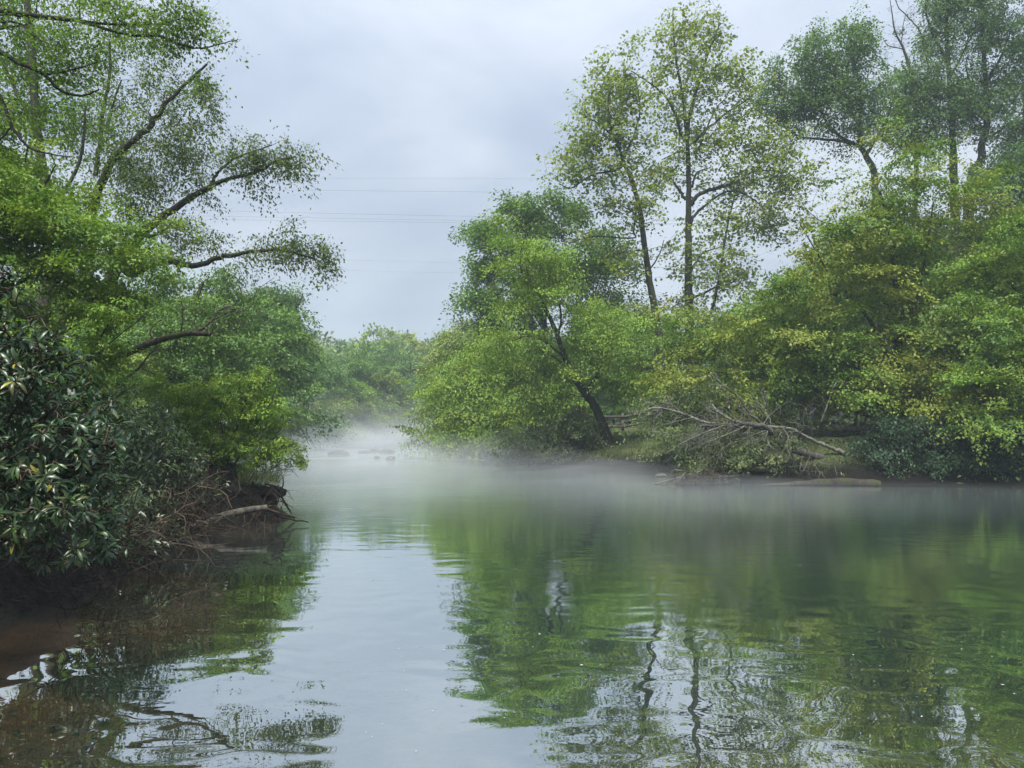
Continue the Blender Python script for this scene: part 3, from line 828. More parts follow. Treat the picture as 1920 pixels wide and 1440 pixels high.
build_tree('tall_poplar', 'tall thin leaved tree with a straight dark trunk, right one of the tall pair', 'tree', 45,
    trunks=[([(1290, 800), (1291, 720), (1291, 652), (1292, 590), (1291, 512), (1291, 434), (1291, 379), (1291, 311), (1287, 244), (1279, 173), (1267, 108), (1262, 41), (1262, 15)], 0.34, 0.03)],
    limbs=[([(1279, 260), (1267, 217), (1248, 181), (1216, 154), (1183, 133)], 0.10, 0.03), ([(1289, 260), (1297, 200), (1310, 157), (1329, 95), (1343, 65), (1350, 30)], 0.12, 0.03), ([(1298, 352), (1306, 325), (1332, 314)], 0.07, 0.03),
           ([(1295, 385), (1312, 364), (1359, 349), (1386, 339), (1413, 322), (1462, 320)], 0.14, 0.03), ([(1300, 270), (1316, 252), (1359, 214), (1397, 190), (1420, 170)], 0.09, 0.025), ([(1286, 375), (1275, 358), (1262, 341), (1245, 325), (1220, 322)], 0.1, 0.03),
           ([(1294, 425), (1302, 405), (1319, 387), (1366, 359), (1410, 372), (1440, 400)], 0.10, 0.03), ([(1294, 510), (1306, 490), (1319, 474), (1344, 465), (1380, 455)], 0.07, 0.02), ([(1296, 560), (1340, 540), (1371, 530), (1385, 518)], 0.08, 0.02),
           ([(1310, 690), (1322, 621), (1337, 574), (1350, 512), (1362, 434), (1378, 365), (1390, 310)], 0.12, 0.03), ([(1310, 280), (1330, 230), (1345, 200), (1362, 184)], 0.06, 0.02), ([(1284, 280), (1260, 290), (1240, 300)], 0.05, 0.02)],
    lobes=[(1290, 50, 68, 44, 2.2, 0, 0.9), (1340, 60, 36, 48, 1.6, 0, 0.9), (1260, 120, 70, 56, 2.4, 0, 0.9), (1330, 140, 66, 56, 2.2, 0, 1), (1390, 150, 36, 50, 1.8, 0, 0.9), (1270, 210, 90, 60, 2.6, 0, 0.75), (1380, 210, 60, 50, 2, 0, 0.7), (1350, 270, 100, 46, 2.4, 0, 0.9), (1450, 275, 66, 44, 2, 0, 1.2), (1270, 310, 80, 40, 2.4, 0, 0.6), (1390, 340, 100, 46, 2.4, 0, 0.9), (1475, 335, 66, 46, 2, 0, 1.3), (1380, 420, 90, 50, 2.4, 0, 0.8), (1460, 410, 60, 50, 2, 0, 1.1), (1330, 500, 70, 60, 2.4, 0, 0.8), (1270, 480, 40, 60, 2, 0, 0.4), (1390, 520, 60, 50, 2.2, 0, 0.9), (1330, 600, 80, 50, 2.6, 0, 0.9), (1270, 580, 40, 60, 2, 0, 0.7)],
    n_=1850, m=11, sr=0.55, L=0.2, pal='thin', flat=0.2, droop=0.15, gap=0.39, gs=1.0, shell=0.62, seed=46, leafmat=M_THIN, side=3, twig=0.012, W=0.75, up=0.7, bark=M_BARK)
build_tree('tall_poplar', 'tall thin leaved tree with a trunk curving left, left one of the tall pair', 'tree', 42,
    trunks=[([(1246, 790), (1243, 730), (1242, 687), (1237, 637), (1228, 584), (1219, 527), (1209, 465), (1200, 396), (1186, 341), (1170, 306), (1159, 271), (1145, 235), (1140, 190), (1150, 150)], 0.32, 0.04)],
    limbs=[([(1195, 378), (1188, 430, -0.2), (1187, 446), (1119, 443), (1090, 448), (1069, 456)], 0.05, 0.03), ([(1170, 308), (1153, 320), (1110, 328), (1072, 352), (1050, 345)], 0.08, 0.02), ([(1150, 255), (1120, 230), (1100, 220), (1090, 200)], 0.06, 0.02), ([(1168, 300), (1190, 250), (1200, 200), (1190, 140)], 0.07, 0.02),
           ([(1205, 420), (1190, 400), (1165, 385), (1150, 370)], 0.05, 0.02), ([(1207, 470), (1180, 470), (1150, 480)], 0.04, 0.02), ([(1233, 620), (1215, 625), (1195, 620), (1175, 625)], 0.06, 0.02), ([(1215, 510), (1235, 480), (1245, 450)], 0.05, 0.02)],
    lobes=[(1150, 140, 50, 44, 1.8, 0, 0.9), (1130, 200, 66, 50, 2, 0, 1), (1180, 190, 50, 50, 1.8, 0, 0.7), (1110, 260, 62, 44, 2, 0, 1), (1170, 270, 66, 50, 2, 0, 0.8), (1070, 310, 54, 32, 1.6, 0, 1), (1140, 330, 70, 36, 2, 0, 0.9), (1190, 400, 60, 46, 2, 0, 0.7), (1140, 380, 40, 30, 1.6, 0, 0.6), (1180, 490, 50, 50, 1.8, 0, 0.6), (1100, 450, 30, 20, 1.2, 0, 0.6), (1225, 330, 40, 60, 1.6, 0, 0.5), (1200, 590, 50, 40, 1.8, 0, 0.7), (1190, 85, 14, 22, 1, 0, 0.8)],
    n_=900, m=12, sr=0.52, L=0.19, pal='thin', flat=0.2, droop=0.15, gap=0.39, gs=0.9, shell=0.62, seed=47, leafmat=M_THIN, side=3, twig=0.012, W=0.75, up=0.7, bark=M_BARK)

build_tree('dark_locust', 'dark airy tree with arching limbs behind the olive tree, left of the high back trees', 'tree', 48,
    trunks=[([(1660, 640), (1652, 480), (1645, 400), (1638, 321), (1617, 279), (1611, 242), (1615, 180), (1600, 110), (1590, 60)], 0.36, 0.05)],
    limbs=[([(1612, 275), (1605, 271), (1572, 254), (1547, 225), (1534, 192), (1509, 158), (1490, 120)], 0.13, 0.03), ([(1597, 270), (1555, 262), (1505, 258), (1476, 242), (1434, 217), (1420, 205)], 0.10, 0.025), ([(1612, 242), (1580, 180), (1560, 120), (1545, 70)], 0.09, 0.03), ([(1625, 290), (1660, 230), (1680, 170)], 0.1, 0.03)],
    lobes=[(1525, 120, 60, 66, 2.2, 0, 1), (1590, 90, 50, 56, 2.2, 0, 1), (1480, 190, 52, 60, 2, 0, 1), (1560, 190, 66, 56, 2.4, 0, 1.1), (1625, 170, 46, 66, 2.2, 0, 0.9), (1450, 150, 26, 44, 1.6, 0, 0.8), (1600, 250, 66, 36, 2, 0, 0.6), (1430, 190, 18, 40, 1, 0, 0.7), (1505, 250, 60, 18, 1.4, 0, 0.4), (1535, 60, 14, 24, 1, 0, 0.6), (1625, 60, 10, 26, 0.8, 0, 0.6)],
    n_=900, m=32, sr=0.62, L=0.17, pal='cool', flat=0.28, droop=0.2, gap=0.43, gs=1.2, shell=0.55, seed=51, leafmat=M_THIN, side=3, twig=0.013, up=0.6)
build_tree('high_ash', 'dark high tree cut off by the top edge, left one of two at the back', 'tree', 50,
    trunks=[([(1800, 640), (1795, 480), (1790, 380), (1788, 308), (1786, 267), (1782, 180), (1776, 83), (1775, -20), (1778, -120)], 0.4, 0.08)],
    limbs=[([(1784, 230), (1751, 200), (1717, 158), (1690, 120)], 0.12, 0.04), ([(1778, 120), (1740, 40), (1735, -20)], 0.1, 0.04), ([(1788, 300), (1740, 250), (1700, 230)], 0.08, 0.03), ([(1780, 150), (1810, 90), (1825, 30)], 0.08, 0.03)],
    lobes=[(1760, 60, 46, 70, 2.4, 0, 1.1), (1790, -30, 60, 70, 2.4, 0, 1), (1740, 170, 70, 60, 2.6, 0, 1), (1690, 210, 56, 56, 2.4, 0, 0.9), (1790, 200, 60, 70, 2.4, 0, 0.9), (1720, 250, 70, 44, 2.4, 0, 0.8), (1680, 150, 34, 40, 1.6, 0, 0.5)],
    n_=900, m=34, sr=0.66, L=0.17, pal='cool', flat=0.3, droop=0.2, gap=0.42, gs=1.3, shell=0.5, seed=52, leafmat=M_THIN, side=3, twig=0.013, up=0.6)
build_tree('high_ash', 'dark green high tree with a forked trunk at the top right corner', 'tree', 49,
    trunks=[([(1815, 560), (1818, 420), (1822, 329), (1838, 304), (1842, 271), (1851, 229), (1848, 150), (1842, 62), (1845, -40), (1850, -120)], 0.4, 0.08)],
    limbs=[([(1844, 265), (1867, 250), (1901, 225), (1930, 200)], 0.1, 0.04), ([(1848, 160), (1880, 100), (1900, 40)], 0.1, 0.03), ([(1850, 200), (1820, 160), (1810, 120)], 0.08, 0.03)],
    lobes=[(1850, 50, 60, 80, 2.6, 0, 1), (1870, -40, 70, 60, 2.6, 0, 1), (1860, 170, 70, 60, 2.6, 0, 1), (1905, 110, 40, 80, 2.2, 0, 0.8), (1830, 230, 56, 40, 2.2, 0, 0.6), (1900, 270, 40, 40, 2, 0, 0.6), (1960, 80, 60, 120, 2.6, 0, 0.7)],
    n_=860, m=36, sr=0.66, L=0.17, pal='cool', flat=0.3, droop=0.2, gap=0.42, gs=1.3, shell=0.5, seed=53, leafmat=M_THIN, side=3, twig=0.013, up=0.6)
build_tree('high_ash', 'dark tree with heavy low foliage at the right edge behind the lime green tree', 'tree', 47,
    trunks=[([(1925, 640), (1921, 480), (1917, 350), (1918, 290), (1925, 180), (1930, 60)], 0.34, 0.1)],
    lobes=[(1905, 310, 60, 44, 2.4, 0, 1), (1950, 240, 60, 70, 2.4, 0, 0.8), (1870, 350, 60, 40, 2.4, 0, 1), (1920, 400, 80, 50, 2.6, 0, 1)],
    n_=420, m=56, sr=0.66, L=0.17, pal='cool', flat=0.3, droop=0.25, gap=0.3, gs=1.2, shell=0.45, seed=54, twig=0.013)

# bare dead top between the back trees
build_tree('dead_snag', 'bare grey twiggy dead top rising between the dark back trees', 'dead tree', 51,
    trunks=[([(1712, 560), (1716, 380), (1719, 260), (1712, 160), (1700, 110), (1692, 87), (1678, 58), (1672, 20), (1668, -5)], 0.22, 0.02)],
    limbs=[([(1740, 120), (1726, 62), (1705, 35), (1684, 12), (1676, -10)], 0.06, 0.02), ([(1716, 180), (1738, 140), (1740, 120)], 0.08, 0.05), ([(1695, 92), (1665, 85), (1655, 70)], 0.04, 0.015), ([(1690, 87), (1693, 50), (1700, 20)], 0.04, 0.015), ([(1712, 165), (1680, 130), (1660, 120)], 0.04, 0.015)],
    lobes=[(1680, 50, 28, 50, 0.8, 0), (1705, 90, 30, 40, 0.8, 0), (1665, 90, 18, 40, 0.6, 0), (1705, 20, 24, 30, 0.6, 0)],
    n_=170, m=1, sr=0.2, L=0.08, pal='dull', seed=55, side=4, twig=0.010, bark=M_BARK_GREY, arch=-0.03)

build_tree('olive_beech', 'broad olive and yellow green tree with layered branches above the fallen tree', 'tree', 28,
    trunks=[([(1695, 850), (1690, 760), (1684, 660), (1684, 583), (1676, 500), (1668, 430), (1650, 360)], 0.26, 0.05)],
    limbs=[([(1688, 720), (1640, 620), (1600, 560), (1560, 520), (1500, 420)], 0.1, 0.02), ([(1686, 650), (1720, 560), (1735, 480), (1750, 380)], 0.1, 0.02), ([(1690, 760), (1600, 690), (1500, 650), (1420, 640), (1330, 660)], 0.1, 0.015), ([(1684, 600), (1630, 530), (1590, 470), (1560, 400)], 0.07, 0.02),
           ([(1690, 740), (1760, 660), (1820, 600)], 0.09, 0.02), ([(1690, 800), (1600, 770), (1500, 720), (1400, 700), (1280, 700)], 0.08, 0.015), ([(1590, 560), (1500, 540), (1430, 560)], 0.05, 0.015), ([(1690, 790), (1760, 750), (1820, 740)], 0.07, 0.02), ([(1560, 420), (1540, 415), (1520, 400)], 0.03, 0.012)],
    lobes=[(1740, 330, 74, 40, 2, 0, 0.9), (1640, 360, 66, 44, 2.2, 0, 0.8), (1760, 420, 90, 60, 2.6, 0, 1), (1640, 450, 90, 56, 2.6, 0, 1), (1545, 470, 60, 50, 2.2, 0, 1), (1700, 540, 110, 60, 3, 0, 1), (1560, 560, 90, 56, 2.6, -0.5, 1), (1460, 570, 70, 50, 2.2, -0.5, 1), (1400, 620, 80, 46, 2.2, -0.5, 1), (1320, 670, 70, 40, 2, -0.5, 1), (1500, 650, 100, 50, 2.6, -1, 1), (1620, 660, 110, 54, 3, -1, 1.1), (1740, 640, 90, 60, 2.6, -1, 1.1), (1260, 710, 50, 36, 1.8, -0.5, 0.9), (1360, 730, 80, 36, 2, -0.8, 0.8), (1520, 730, 90, 36, 2.2, -1.5, 0.9), (1640, 750, 90, 40, 2.4, -2, 1), (1760, 730, 80, 46, 2.4, -2, 1), (1720, 290, 30, 20, 1, 0, 0.7), (1650, 290, 50, 20, 1.4, 0.5, 0.4), (1840, 480, 60, 60, 2.2, 0.5, 0.8)],
    n_=1900, m=74, sr=0.60, L=0.11, pal='olive', flat=0.075, droop=0.3, gap=0.43, gs=0.75, shell=0.36, seed=56, tier=9, fan=1.35, twig=0.009, elong=1.15, W=0.62, tip=((0.30, 0.30, 0.05), 0.56))
build_tree('bright_maple', 'bright lime green tree on the right edge leaning over the dark bank', 'tree', 24,
    trunks=[([(2010, 860), (2000, 760), (1980, 640), (1960, 540), (1940, 450)], 0.2, 0.05)],
    limbs=[([(1995, 720), (1930, 660), (1870, 640), (1800, 650)], 0.07, 0.012), ([(1975, 620), (1920, 560), (1880, 520)], 0.06, 0.012), ([(2000, 780), (1930, 750), (1880, 745), (1830, 760)], 0.06, 0.012)],
    lobes=[(1905, 430, 50, 34, 1.4, 0, 1), (1880, 500, 50, 44, 1.6, 0, 1), (1930, 500, 60, 70, 1.8, 0, 1), (1870, 580, 66, 44, 1.8, 0, 1), (1920, 640, 70, 60, 1.8, 0, 1), (1850, 660, 60, 40, 1.6, -0.3, 1.1), (1890, 730, 70, 40, 1.8, -0.3, 1), (1820, 720, 50, 30, 1.5, -0.5, 1), (1970, 700, 70, 90, 1.8, 0, 0.8), (1830, 780, 50, 22, 1.3, -0.8, 0.8), (1920, 790, 50, 30, 1.4, -0.4, 0.7), (1800, 680, 26, 24, 1, -0.3, 0.7)],
    n_=850, m=92, sr=0.52, L=0.09, pal='bright', flat=0.08, droop=0.3, gap=0.43, gs=0.6, shell=0.36, seed=57, tier=9, fan=1.10, twig=0.008, elong=1.15, W=0.66)
build_tree('hazel_thicket', 'low yellow green bush under the olive tree behind the fallen trunk', 'bush', 27,
    trunks=[([(1330, 835), (1320, 780), (1300, 740)], 0.05, 0.02)], limbs=[([(1330, 830), (1370, 780), (1400, 750)], 0.04, 0.015)],
    lobes=[(1290, 760, 70, 36, 1.4, 0, 1), (1360, 780, 70, 36, 1.4, 0, 1), (1440, 790, 70, 30, 1.4, 0, 0.8), (1250, 800, 40, 22, 1.2, -1.5, 0.6), (1400, 830, 70, 24, 1.2, -2, 0.8), (1340, 850, 60, 20, 1.2, -2.5, 0.7)],
    n_=420, m=56, sr=0.4, L=0.09, pal='dull', flat=0.14, droop=0.4, gap=0.42, gs=0.7, seed=58, tier=6, fan=0.90, twig=0.007)
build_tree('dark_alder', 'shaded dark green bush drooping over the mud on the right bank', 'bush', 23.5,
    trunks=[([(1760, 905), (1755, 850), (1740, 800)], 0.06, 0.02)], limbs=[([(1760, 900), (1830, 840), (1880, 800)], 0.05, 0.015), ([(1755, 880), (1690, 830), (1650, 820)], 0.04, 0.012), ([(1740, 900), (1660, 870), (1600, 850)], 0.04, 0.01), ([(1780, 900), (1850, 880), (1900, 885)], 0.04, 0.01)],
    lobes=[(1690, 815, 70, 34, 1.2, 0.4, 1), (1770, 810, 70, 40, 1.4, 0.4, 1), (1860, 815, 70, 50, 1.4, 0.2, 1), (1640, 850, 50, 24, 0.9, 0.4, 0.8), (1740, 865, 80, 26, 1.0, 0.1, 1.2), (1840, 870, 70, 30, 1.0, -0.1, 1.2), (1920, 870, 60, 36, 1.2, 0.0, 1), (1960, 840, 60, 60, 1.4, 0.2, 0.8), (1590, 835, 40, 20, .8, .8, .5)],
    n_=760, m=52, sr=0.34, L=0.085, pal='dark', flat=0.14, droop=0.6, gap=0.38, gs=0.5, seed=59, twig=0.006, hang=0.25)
build_tree('grey_bramble', 'pale dusty green bush in the mist at the foot of the slanting trunk', 'bush', 34,
    trunks=[([(1060, 868), (1065, 820), (1080, 790)], 0.05, 0.02)], limbs=[([(1055, 865), (1010, 830), (990, 800)], 0.04, 0.015)],
    lobes=[(1112, 812, 34, 24, 1.0, -.9, .8), (1090, 775, 40, 24, 1.0, -.6, .7), (1060, 800, 60, 34, 1.3, 0, 1), (1010, 830, 40, 26, 1.1, -0.3, 0.9), (1090, 830, 40, 24, 1.0, -0.4, 0.8), (1040, 855, 50, 14, 0.9, -0.5, 0.7), (960, 845, 50, 20, 1.0, 0.5, 0.6)],
    n_=330, m=46, sr=0.4, L=0.10, pal='dull', flat=0.2, droop=0.45, gap=0.45, gs=0.6, seed=60, twig=0.007, hang=0.2)

# =================================================================== LEFT POINT: bushes in front
build_tree('river_bush', 'fresh green many stemmed bush on the point of the left bank', 'bush', 14.6,
    trunks=[([(415, 905), (430, 850), (450, 780), (470, 720)], 0.028, 0.008)],
    limbs=[([(425, 905), (455, 840), (500, 770), (520, 720)], 0.022, 0.006), ([(410, 905), (390, 830), (370, 760)], 0.022, 0.006), ([(440, 905), (490, 850), (530, 800)], 0.018, 0.005), ([(450, 908), (510, 880), (555, 850)], 0.014, 0.004), ([(405, 905), (350, 840), (320, 790)], 0.018, 0.006), ([(430, 905), (420, 830), (410, 770)], 0.02, 0.006),
           ([(445, 905), (480, 870), (515, 820), (530, 795), (555, 790), (580, 835)], 0.008, 0.003), ([(445, 908), (490, 890), (540, 880), (560, 895)], 0.01, 0.003), ([(420, 905), (470, 820), (500, 740), (505, 690)], 0.018, 0.006), ([(452, 905), (500, 895), (545, 890)], 0.008, 0.003)],
    lobes=[(395, 725, 50, 30, 0.5, 0, 0.9), (480, 715, 40, 30, 0.4, 0, 0.9), (430, 770, 80, 40, 0.7, 0, 1), (340, 770, 50, 40, 0.6, 0, 1), (495, 780, 44, 40, 0.5, 0, 0.9), (380, 820, 80, 40, 0.7, 0, 1), (470, 830, 60, 36, 0.6, -0.1, 1), (520, 845, 40, 26, 0.4, 0, 1), (545, 865, 22, 16, 0.3, 0, 0.8), (440, 870, 60, 16, 0.5, 0, 0.5), (310, 720, 50, 30, 0.5, 0.4, 0.6)],
    n_=760, m=44, sr=0.16, L=0.055, pal='shrub', flat=0.2, droop=0.3, gap=0.45, gs=0.28, seed=61, twig=0.0035, arch=0.05, W=0.5, up=0.7)
build_tree('tangled_laurel', 'dull olive bush with slim leaves between the rhododendron and the fresh green bush', 'bush', 10.5,
    trunks=[([(280, 940), (280, 860), (270, 800)], 0.025, 0.008)],
    limbs=[([(285, 935), (330, 870), (360, 840)], 0.016, 0.005), ([(275, 935), (220, 850), (200, 800)], 0.016, 0.005), ([(280, 930), (300, 840), (310, 790)], 0.016, 0.005)],
    lobes=[(270, 800, 60, 44, 0.5, 0, 1), (330, 860, 50, 40, 0.45, 0, 1), (240, 870, 60, 50, 0.5, 0, 1), (300, 920, 60, 34, 0.4, -0.1, 0.7), (215, 770, 50, 50, 0.5, 0.3, 0.8), (240, 960, 50, 40, .4, -.8, .9), (200, 1000, 40, 40, .35, -1.5, .8), (330, 930, 60, 40, .4, .3, .9), (290, 985, 50, 30, .35, -.4, .7), (380, 900, 40, 30, .4, 1.6, .7), (255, 1020, 40, 26, .3, -1.6, .5)],
    n_=760, m=14, sr=0.13, L=0.075, pal='laurel', flat=0.3, droop=0.3, gap=0.43, gs=0.25, seed=62, twig=0.0035, W=0.28, up=0.5, leafmat=M_LEATHER)

# =================================================================== FAR WOODS
def proto_tree(name, seed, hgt, wid, n_, m, sr, L, pal, flat=0.25, droop=0.3, at=(0, 0)):
    """a free-standing forest tree built in metres round the origin, to be copied"""
    rng = np.random.default_rng(seed)
    root = empty(name, (0, 0, 0), None, 'tree')
    tr = smooth_path([(0, 0, -0.3), (rng.normal(0, .2), rng.normal(0, .2), hgt * .35), (rng.normal(0, .4), rng.normal(0, .4), hgt * .8)], 5)
    v, q = tubes([(tr, np.linspace(0.022 * hgt, 0.004 * hgt, len(tr)))], 6)
    obj('trunk', mesh('trunk', v, q, M_BARK, smooth=True), root)
    cs = []
    for k in range(9):
        zc = hgt * rng.uniform(0.22, 0.84)
        rr = wid * 0.5 * (1.05 - abs(zc / hgt - 0.45)) * rng.uniform(0.4, 0.75)
        a = rng.uniform(0, 6.283)
        cs.append((rr * math.cos(a), rr * math.sin(a), zc, wid * rng.uniform(0.20, 0.30), hgt * rng.uniform(0.09, 0.16)))
    pts, outw, lim = [], [], []
    for (cx, cy_, cz, rw, rh) in cs:
        k = n_ // 9
        vv = norm(rng.normal(size=(k, 3))) * (rng.random((k, 1)) ** 0.4)
        pts.append(np.array([cx, cy_, cz]) + vv * np.array([rw, rw, rh])); outw.append(vv)
        z0 = max(hgt * 0.15, cz - 0.25 * hgt)
        lp = smooth_path([(tr[4][0], tr[4][1], z0), (cx * .5, cy_ * .5, (z0 + cz) / 2 + .1), (cx, cy_, cz)], 3)
        lim.append((lp, np.linspace(0.008 * hgt, 0.002 * hgt, len(lp))))
    v, q = tubes(lim, 4)
    obj('branches', mesh('branches', v, q, M_BARK, smooth=True), root)
    pts, outw = np.vstack(pts), np.vstack(outw)
    keep = vnoise(pts, 1.0 / (wid * 0.16), seed, 2) > 0.36
    pts, outw = pts[keep], outw[keep]
    N = len(pts); K = N * m
    idx = np.repeat(np.arange(N), m)
    a = outw * np.array([1, 1, 0.3]) + rng.normal(0, 0.25, outw.shape); a = norm(a)
    b_ = norm(np.cross(np.array([0, 0, 1.0]), a)); u = np.cross(a, b_)
    ta = rng.uniform(-0.8, 1, K); tb = rng.normal(0, .45, K); tu = rng.normal(0, flat, K)
    s_ = (sr * rng.uniform(.7, 1.3, N))[idx][:, None]
    pos = pts[idx] + s_ * (a[idx] * ta[:, None] + b_[idx] * tb[:, None] + u[idx] * tu[:, None])
    pos[:, 2] -= s_[:, 0] * droop * (ta + .8) ** 2 * .5
    ax = a[idx] * .7 + rng.normal(0, .5, (K, 3)); ax[:, 2] -= 0.3
    nr = rng.normal(0, .42, (N, 3))[idx] + rng.normal(0, .22, (K, 3)); nr[:, 2] += .8
    Ls = L * rng.uniform(.65, 1.3, K)
    v, q = leaf_quads(pos, ax, norm(nr), Ls, Ls * .7)
    c = pick(pal, N, rng)[idx] * .6 + pick(pal, K, rng) * .4
    c = c * rng.uniform(.8, 1.2, (K, 1)) * rng.uniform(.85, 1.15, N)[idx][:, None]
    o = obj('crown', mesh('crown', v, q, M_LEAF, cols=np.repeat(c, 4, 0)), root)
    o['kind'] = 'stuff'
    return root


def place(root, px, top_py, D, hgt, rng, label, group, first=False, base_z=None, squash=1.0):
    """stand a copy at distance D so that its top reaches pixel row top_py"""
    o = root if first else copy_tree(root)
    w = P(px, top_py, D)
    z = gz(w[0], D) if base_z is None else base_z
    s = (w[2] - z) / (hgt * 0.97)
    o.location = (w[0], D, z)
    o.rotation_euler = (0, 0, rng.uniform(0, 6.283))
    o.scale = (s * squash, s * squash, s)
    o['label'] = label
    o['group'] = group
    return o


rngp = np.random.default_rng(5)
far_a = proto_tree('ash_tree', 71, 14, 11, 480, 46, 0.95, 0.30, 'mid')
far_b = proto_tree('oak_tree', 72, 14, 13, 520, 46, 1.0, 0.30, 'cool')
far_c = proto_tree('willow_tree', 73, 10, 10, 480, 46, 0.85, 0.26, 'willow', flat=0.18, droop=0.6)
far_d = proto_tree('maple_tree', 74, 11, 10, 480, 46, 0.85, 0.26, 'fresh', flat=0.18)

GL = 'trees lining the misty far bend'
place(far_b, 550, 650, 66, 14, rngp, 'dark green tree at the water where the left bank ends in mist', GL, True)
place(far_a, 655, 655, 92, 14, rngp, 'mid green tree left of the middle of the far bend', GL, True)
place(far_d, 685, 700, 88, 11, rngp, 'low bright green tree in front of the far bend woods', GL, True)
place(far_c, 730, 690, 96, 10, rngp, 'pale drooping tree at the middle of the far bend', GL, True)
place(far_a, 770, 665, 104, 14, rngp, 'green tree at the right end of the far bend, half behind the yellow green tree', GL)
place(far_b, 618, 680, 84, 14, rngp, 'shadowy rounded tree right beside the dark tree at the end of the left bank', GL)
place(far_c, 640, 740, 82, 10, rngp, 'low drooping bush like tree over the mist left of centre', GL)
place(far_d, 705, 750, 92, 11, rngp, 'small light green tree low over the mist at centre', GL)
place(far_b, 800, 700, 98, 14, rngp, 'dark tree low behind the bare side branch at the bend', GL)
place(far_a, 740, 640, 118, 14, rngp, 'taller tree standing behind the pale drooping tree at the bend', GL)
place(far_d, 610, 655, 110, 11, rngp, 'light green tree standing back behind the shadowy rounded tree', GL)

GB = 'understory trees behind the left bank trees'


def under_label(side, k, px, D=0):
    kind = ['middle green', 'fresh green', 'dark green', 'pale drooping'][k % 4]
    if side == 'left':
        mark = 'beyond the left edge' if px < 0 else 'behind the rhododendron' if px < 120 else 'behind the leaning tree' if px < 250 else 'behind the mossy leaning trunk'
    else:
        mark = 'behind the slanting tree' if px < 1170 else 'behind the tall pair of trees' if px < 1360 else 'behind the olive tree' if px < 1700 else 'behind the lime green tree' if px < 1950 else 'beyond the right edge'
    deep = 'near the bank' if D < 35 else 'set back' if D < 43 else 'well back' if D < 55 else 'deepest in the wood' if D > 59 else 'deep in the wood'
    return '%s understory tree %s, %s' % (kind, mark, deep)


for k, (px, ty, D) in enumerate([(-60, 560, 24), (40, 590, 27), (130, 570, 30), (220, 560, 38), (-150, 480, 28), (60, 480, 36), (150, 520, 42), (300, 560, 46), (380, 560, 56), (440, 600, 60), (-300, 400, 30), (200, 640, 26), (260, 690, 24)]):
    place([far_a, far_d, far_b, far_c][k % 4], px, ty, D, [14, 11, 14, 10][k % 4], rngp, under_label('left', k, px, D), GB)
GR = 'understory trees behind the right bank trees'
for k, (px, ty, D) in enumerate([(960, 660, 58), (1040, 640, 62), (1110, 620, 60), (1180, 560, 64), (1240, 600, 56), (1330, 570, 60), (1420, 560, 58), (1500, 520, 62), (1580, 470, 60), (1680, 400, 56), (1760, 400, 58), (1840, 400, 54), (1920, 400, 56), (2020, 350, 50), (1150, 690, 46), (1210, 660, 48), (1400, 620, 44), (1500, 600, 42), (1600, 600, 40), (1780, 560, 38), (1880, 560, 36), (2050, 400, 34), (1330, 660, 42), (2200, 300, 36), (1180, 740, 44), (1620, 700, 34), (1750, 680, 33), (1860, 720, 31)]):
    place([far_a, far_d, far_b, far_c][k % 4], px, ty, D, [14, 11, 14, 10][k % 4], rngp, under_label('right', k, px, D), GR)

# the wooded hillside behind the bend reads as one mass
def hill_wood():
    rng = np.random.default_rng(77)
    V, Q, C, base = [], [], [], 0
    TP, trunks = [], []
    k = 0
    spots = []
    while len(spots) < 150:
        D = rng.uniform(122, 240); px = rng.uniform(330, 1250)
        w = P(px, 800, D)
        if shore_distance(np.array([w[0]]), np.array([D]))[0] < 4: continue
        spots.append((w[0], D))
    for (x, y) in spots:
        z = gz(x, y)
        H = rng.uniform(9, 15) * (1.15 if rng.random() < .15 else 1); R = H * rng.uniform(.30, .42)
        n_, m = 24, 28
        vv = norm(rng.normal(size=(n_, 3))) * rng.random((n_, 1)) ** .35
        pts = np.array([x, y, z + H * .62]) + vv * np.array([R, R, H * .40])
        idx = np.repeat(np.arange(n_), m); K = n_ * m
        pos = pts[idx] + rng.normal(0, 1, (K, 3)) * np.array([.75, .75, .35])
        ax = rng.normal(0, .6, (K, 3)) + vv[idx]; nr = rng.normal(0, .5, (K, 3)); nr[:, 2] += .8
        Ls = rng.uniform(.5, .95, K)
        v, q = leaf_quads(pos, ax, norm(nr), Ls, Ls * .75)
        pal = ['mid', 'fresh', 'cool', 'dull', 'willow', 'mid'][int(rng.integers(6))]
        c = np.tile(pick(pal, 1, rng), (K, 1)) * .6 + pick(pal, K, rng) * .4
        V.append(v); Q.append(q + base); base += len(v); C.append(np.repeat(c * rng.uniform(.85, 1.15, (K, 1)), 4, 0))
    o = obj('hillside_forest', mesh('hillside_forest', np.vstack(V), np.vstack(Q), M_LEAF, cols=np.vstack(C)))
    tag(o, 'hazy mixed green forest covering the hill behind the bend', 'forest', None, 'stuff')


hill_wood()

# =================================================================== RHODODENDRON
def leather_leaf():
    """a long oval leaf along +Y, 1 long, 0.30 wide, arched and folded along its midrib; 12 triangles"""
    rows = [(0.0, 0.018), (0.25, 0.09), (0.55, 0.125), (0.82, 0.085), (1.0, 0.005)]
    v = []
    for t, w in rows:
        z = 0.10 * math.sin(t * 2.6) - 0.12 * t * t
        v += [(-w, t, z + 0.3 * w), (0, t, z), (w, t, z + 0.3 * w)]
    q = []
    for r in range(4):
        for c in range(2):
            i = r * 3 + c
            q.append((i, i + 1, i + 4, i + 3))
    return np.array(v), np.array(q)


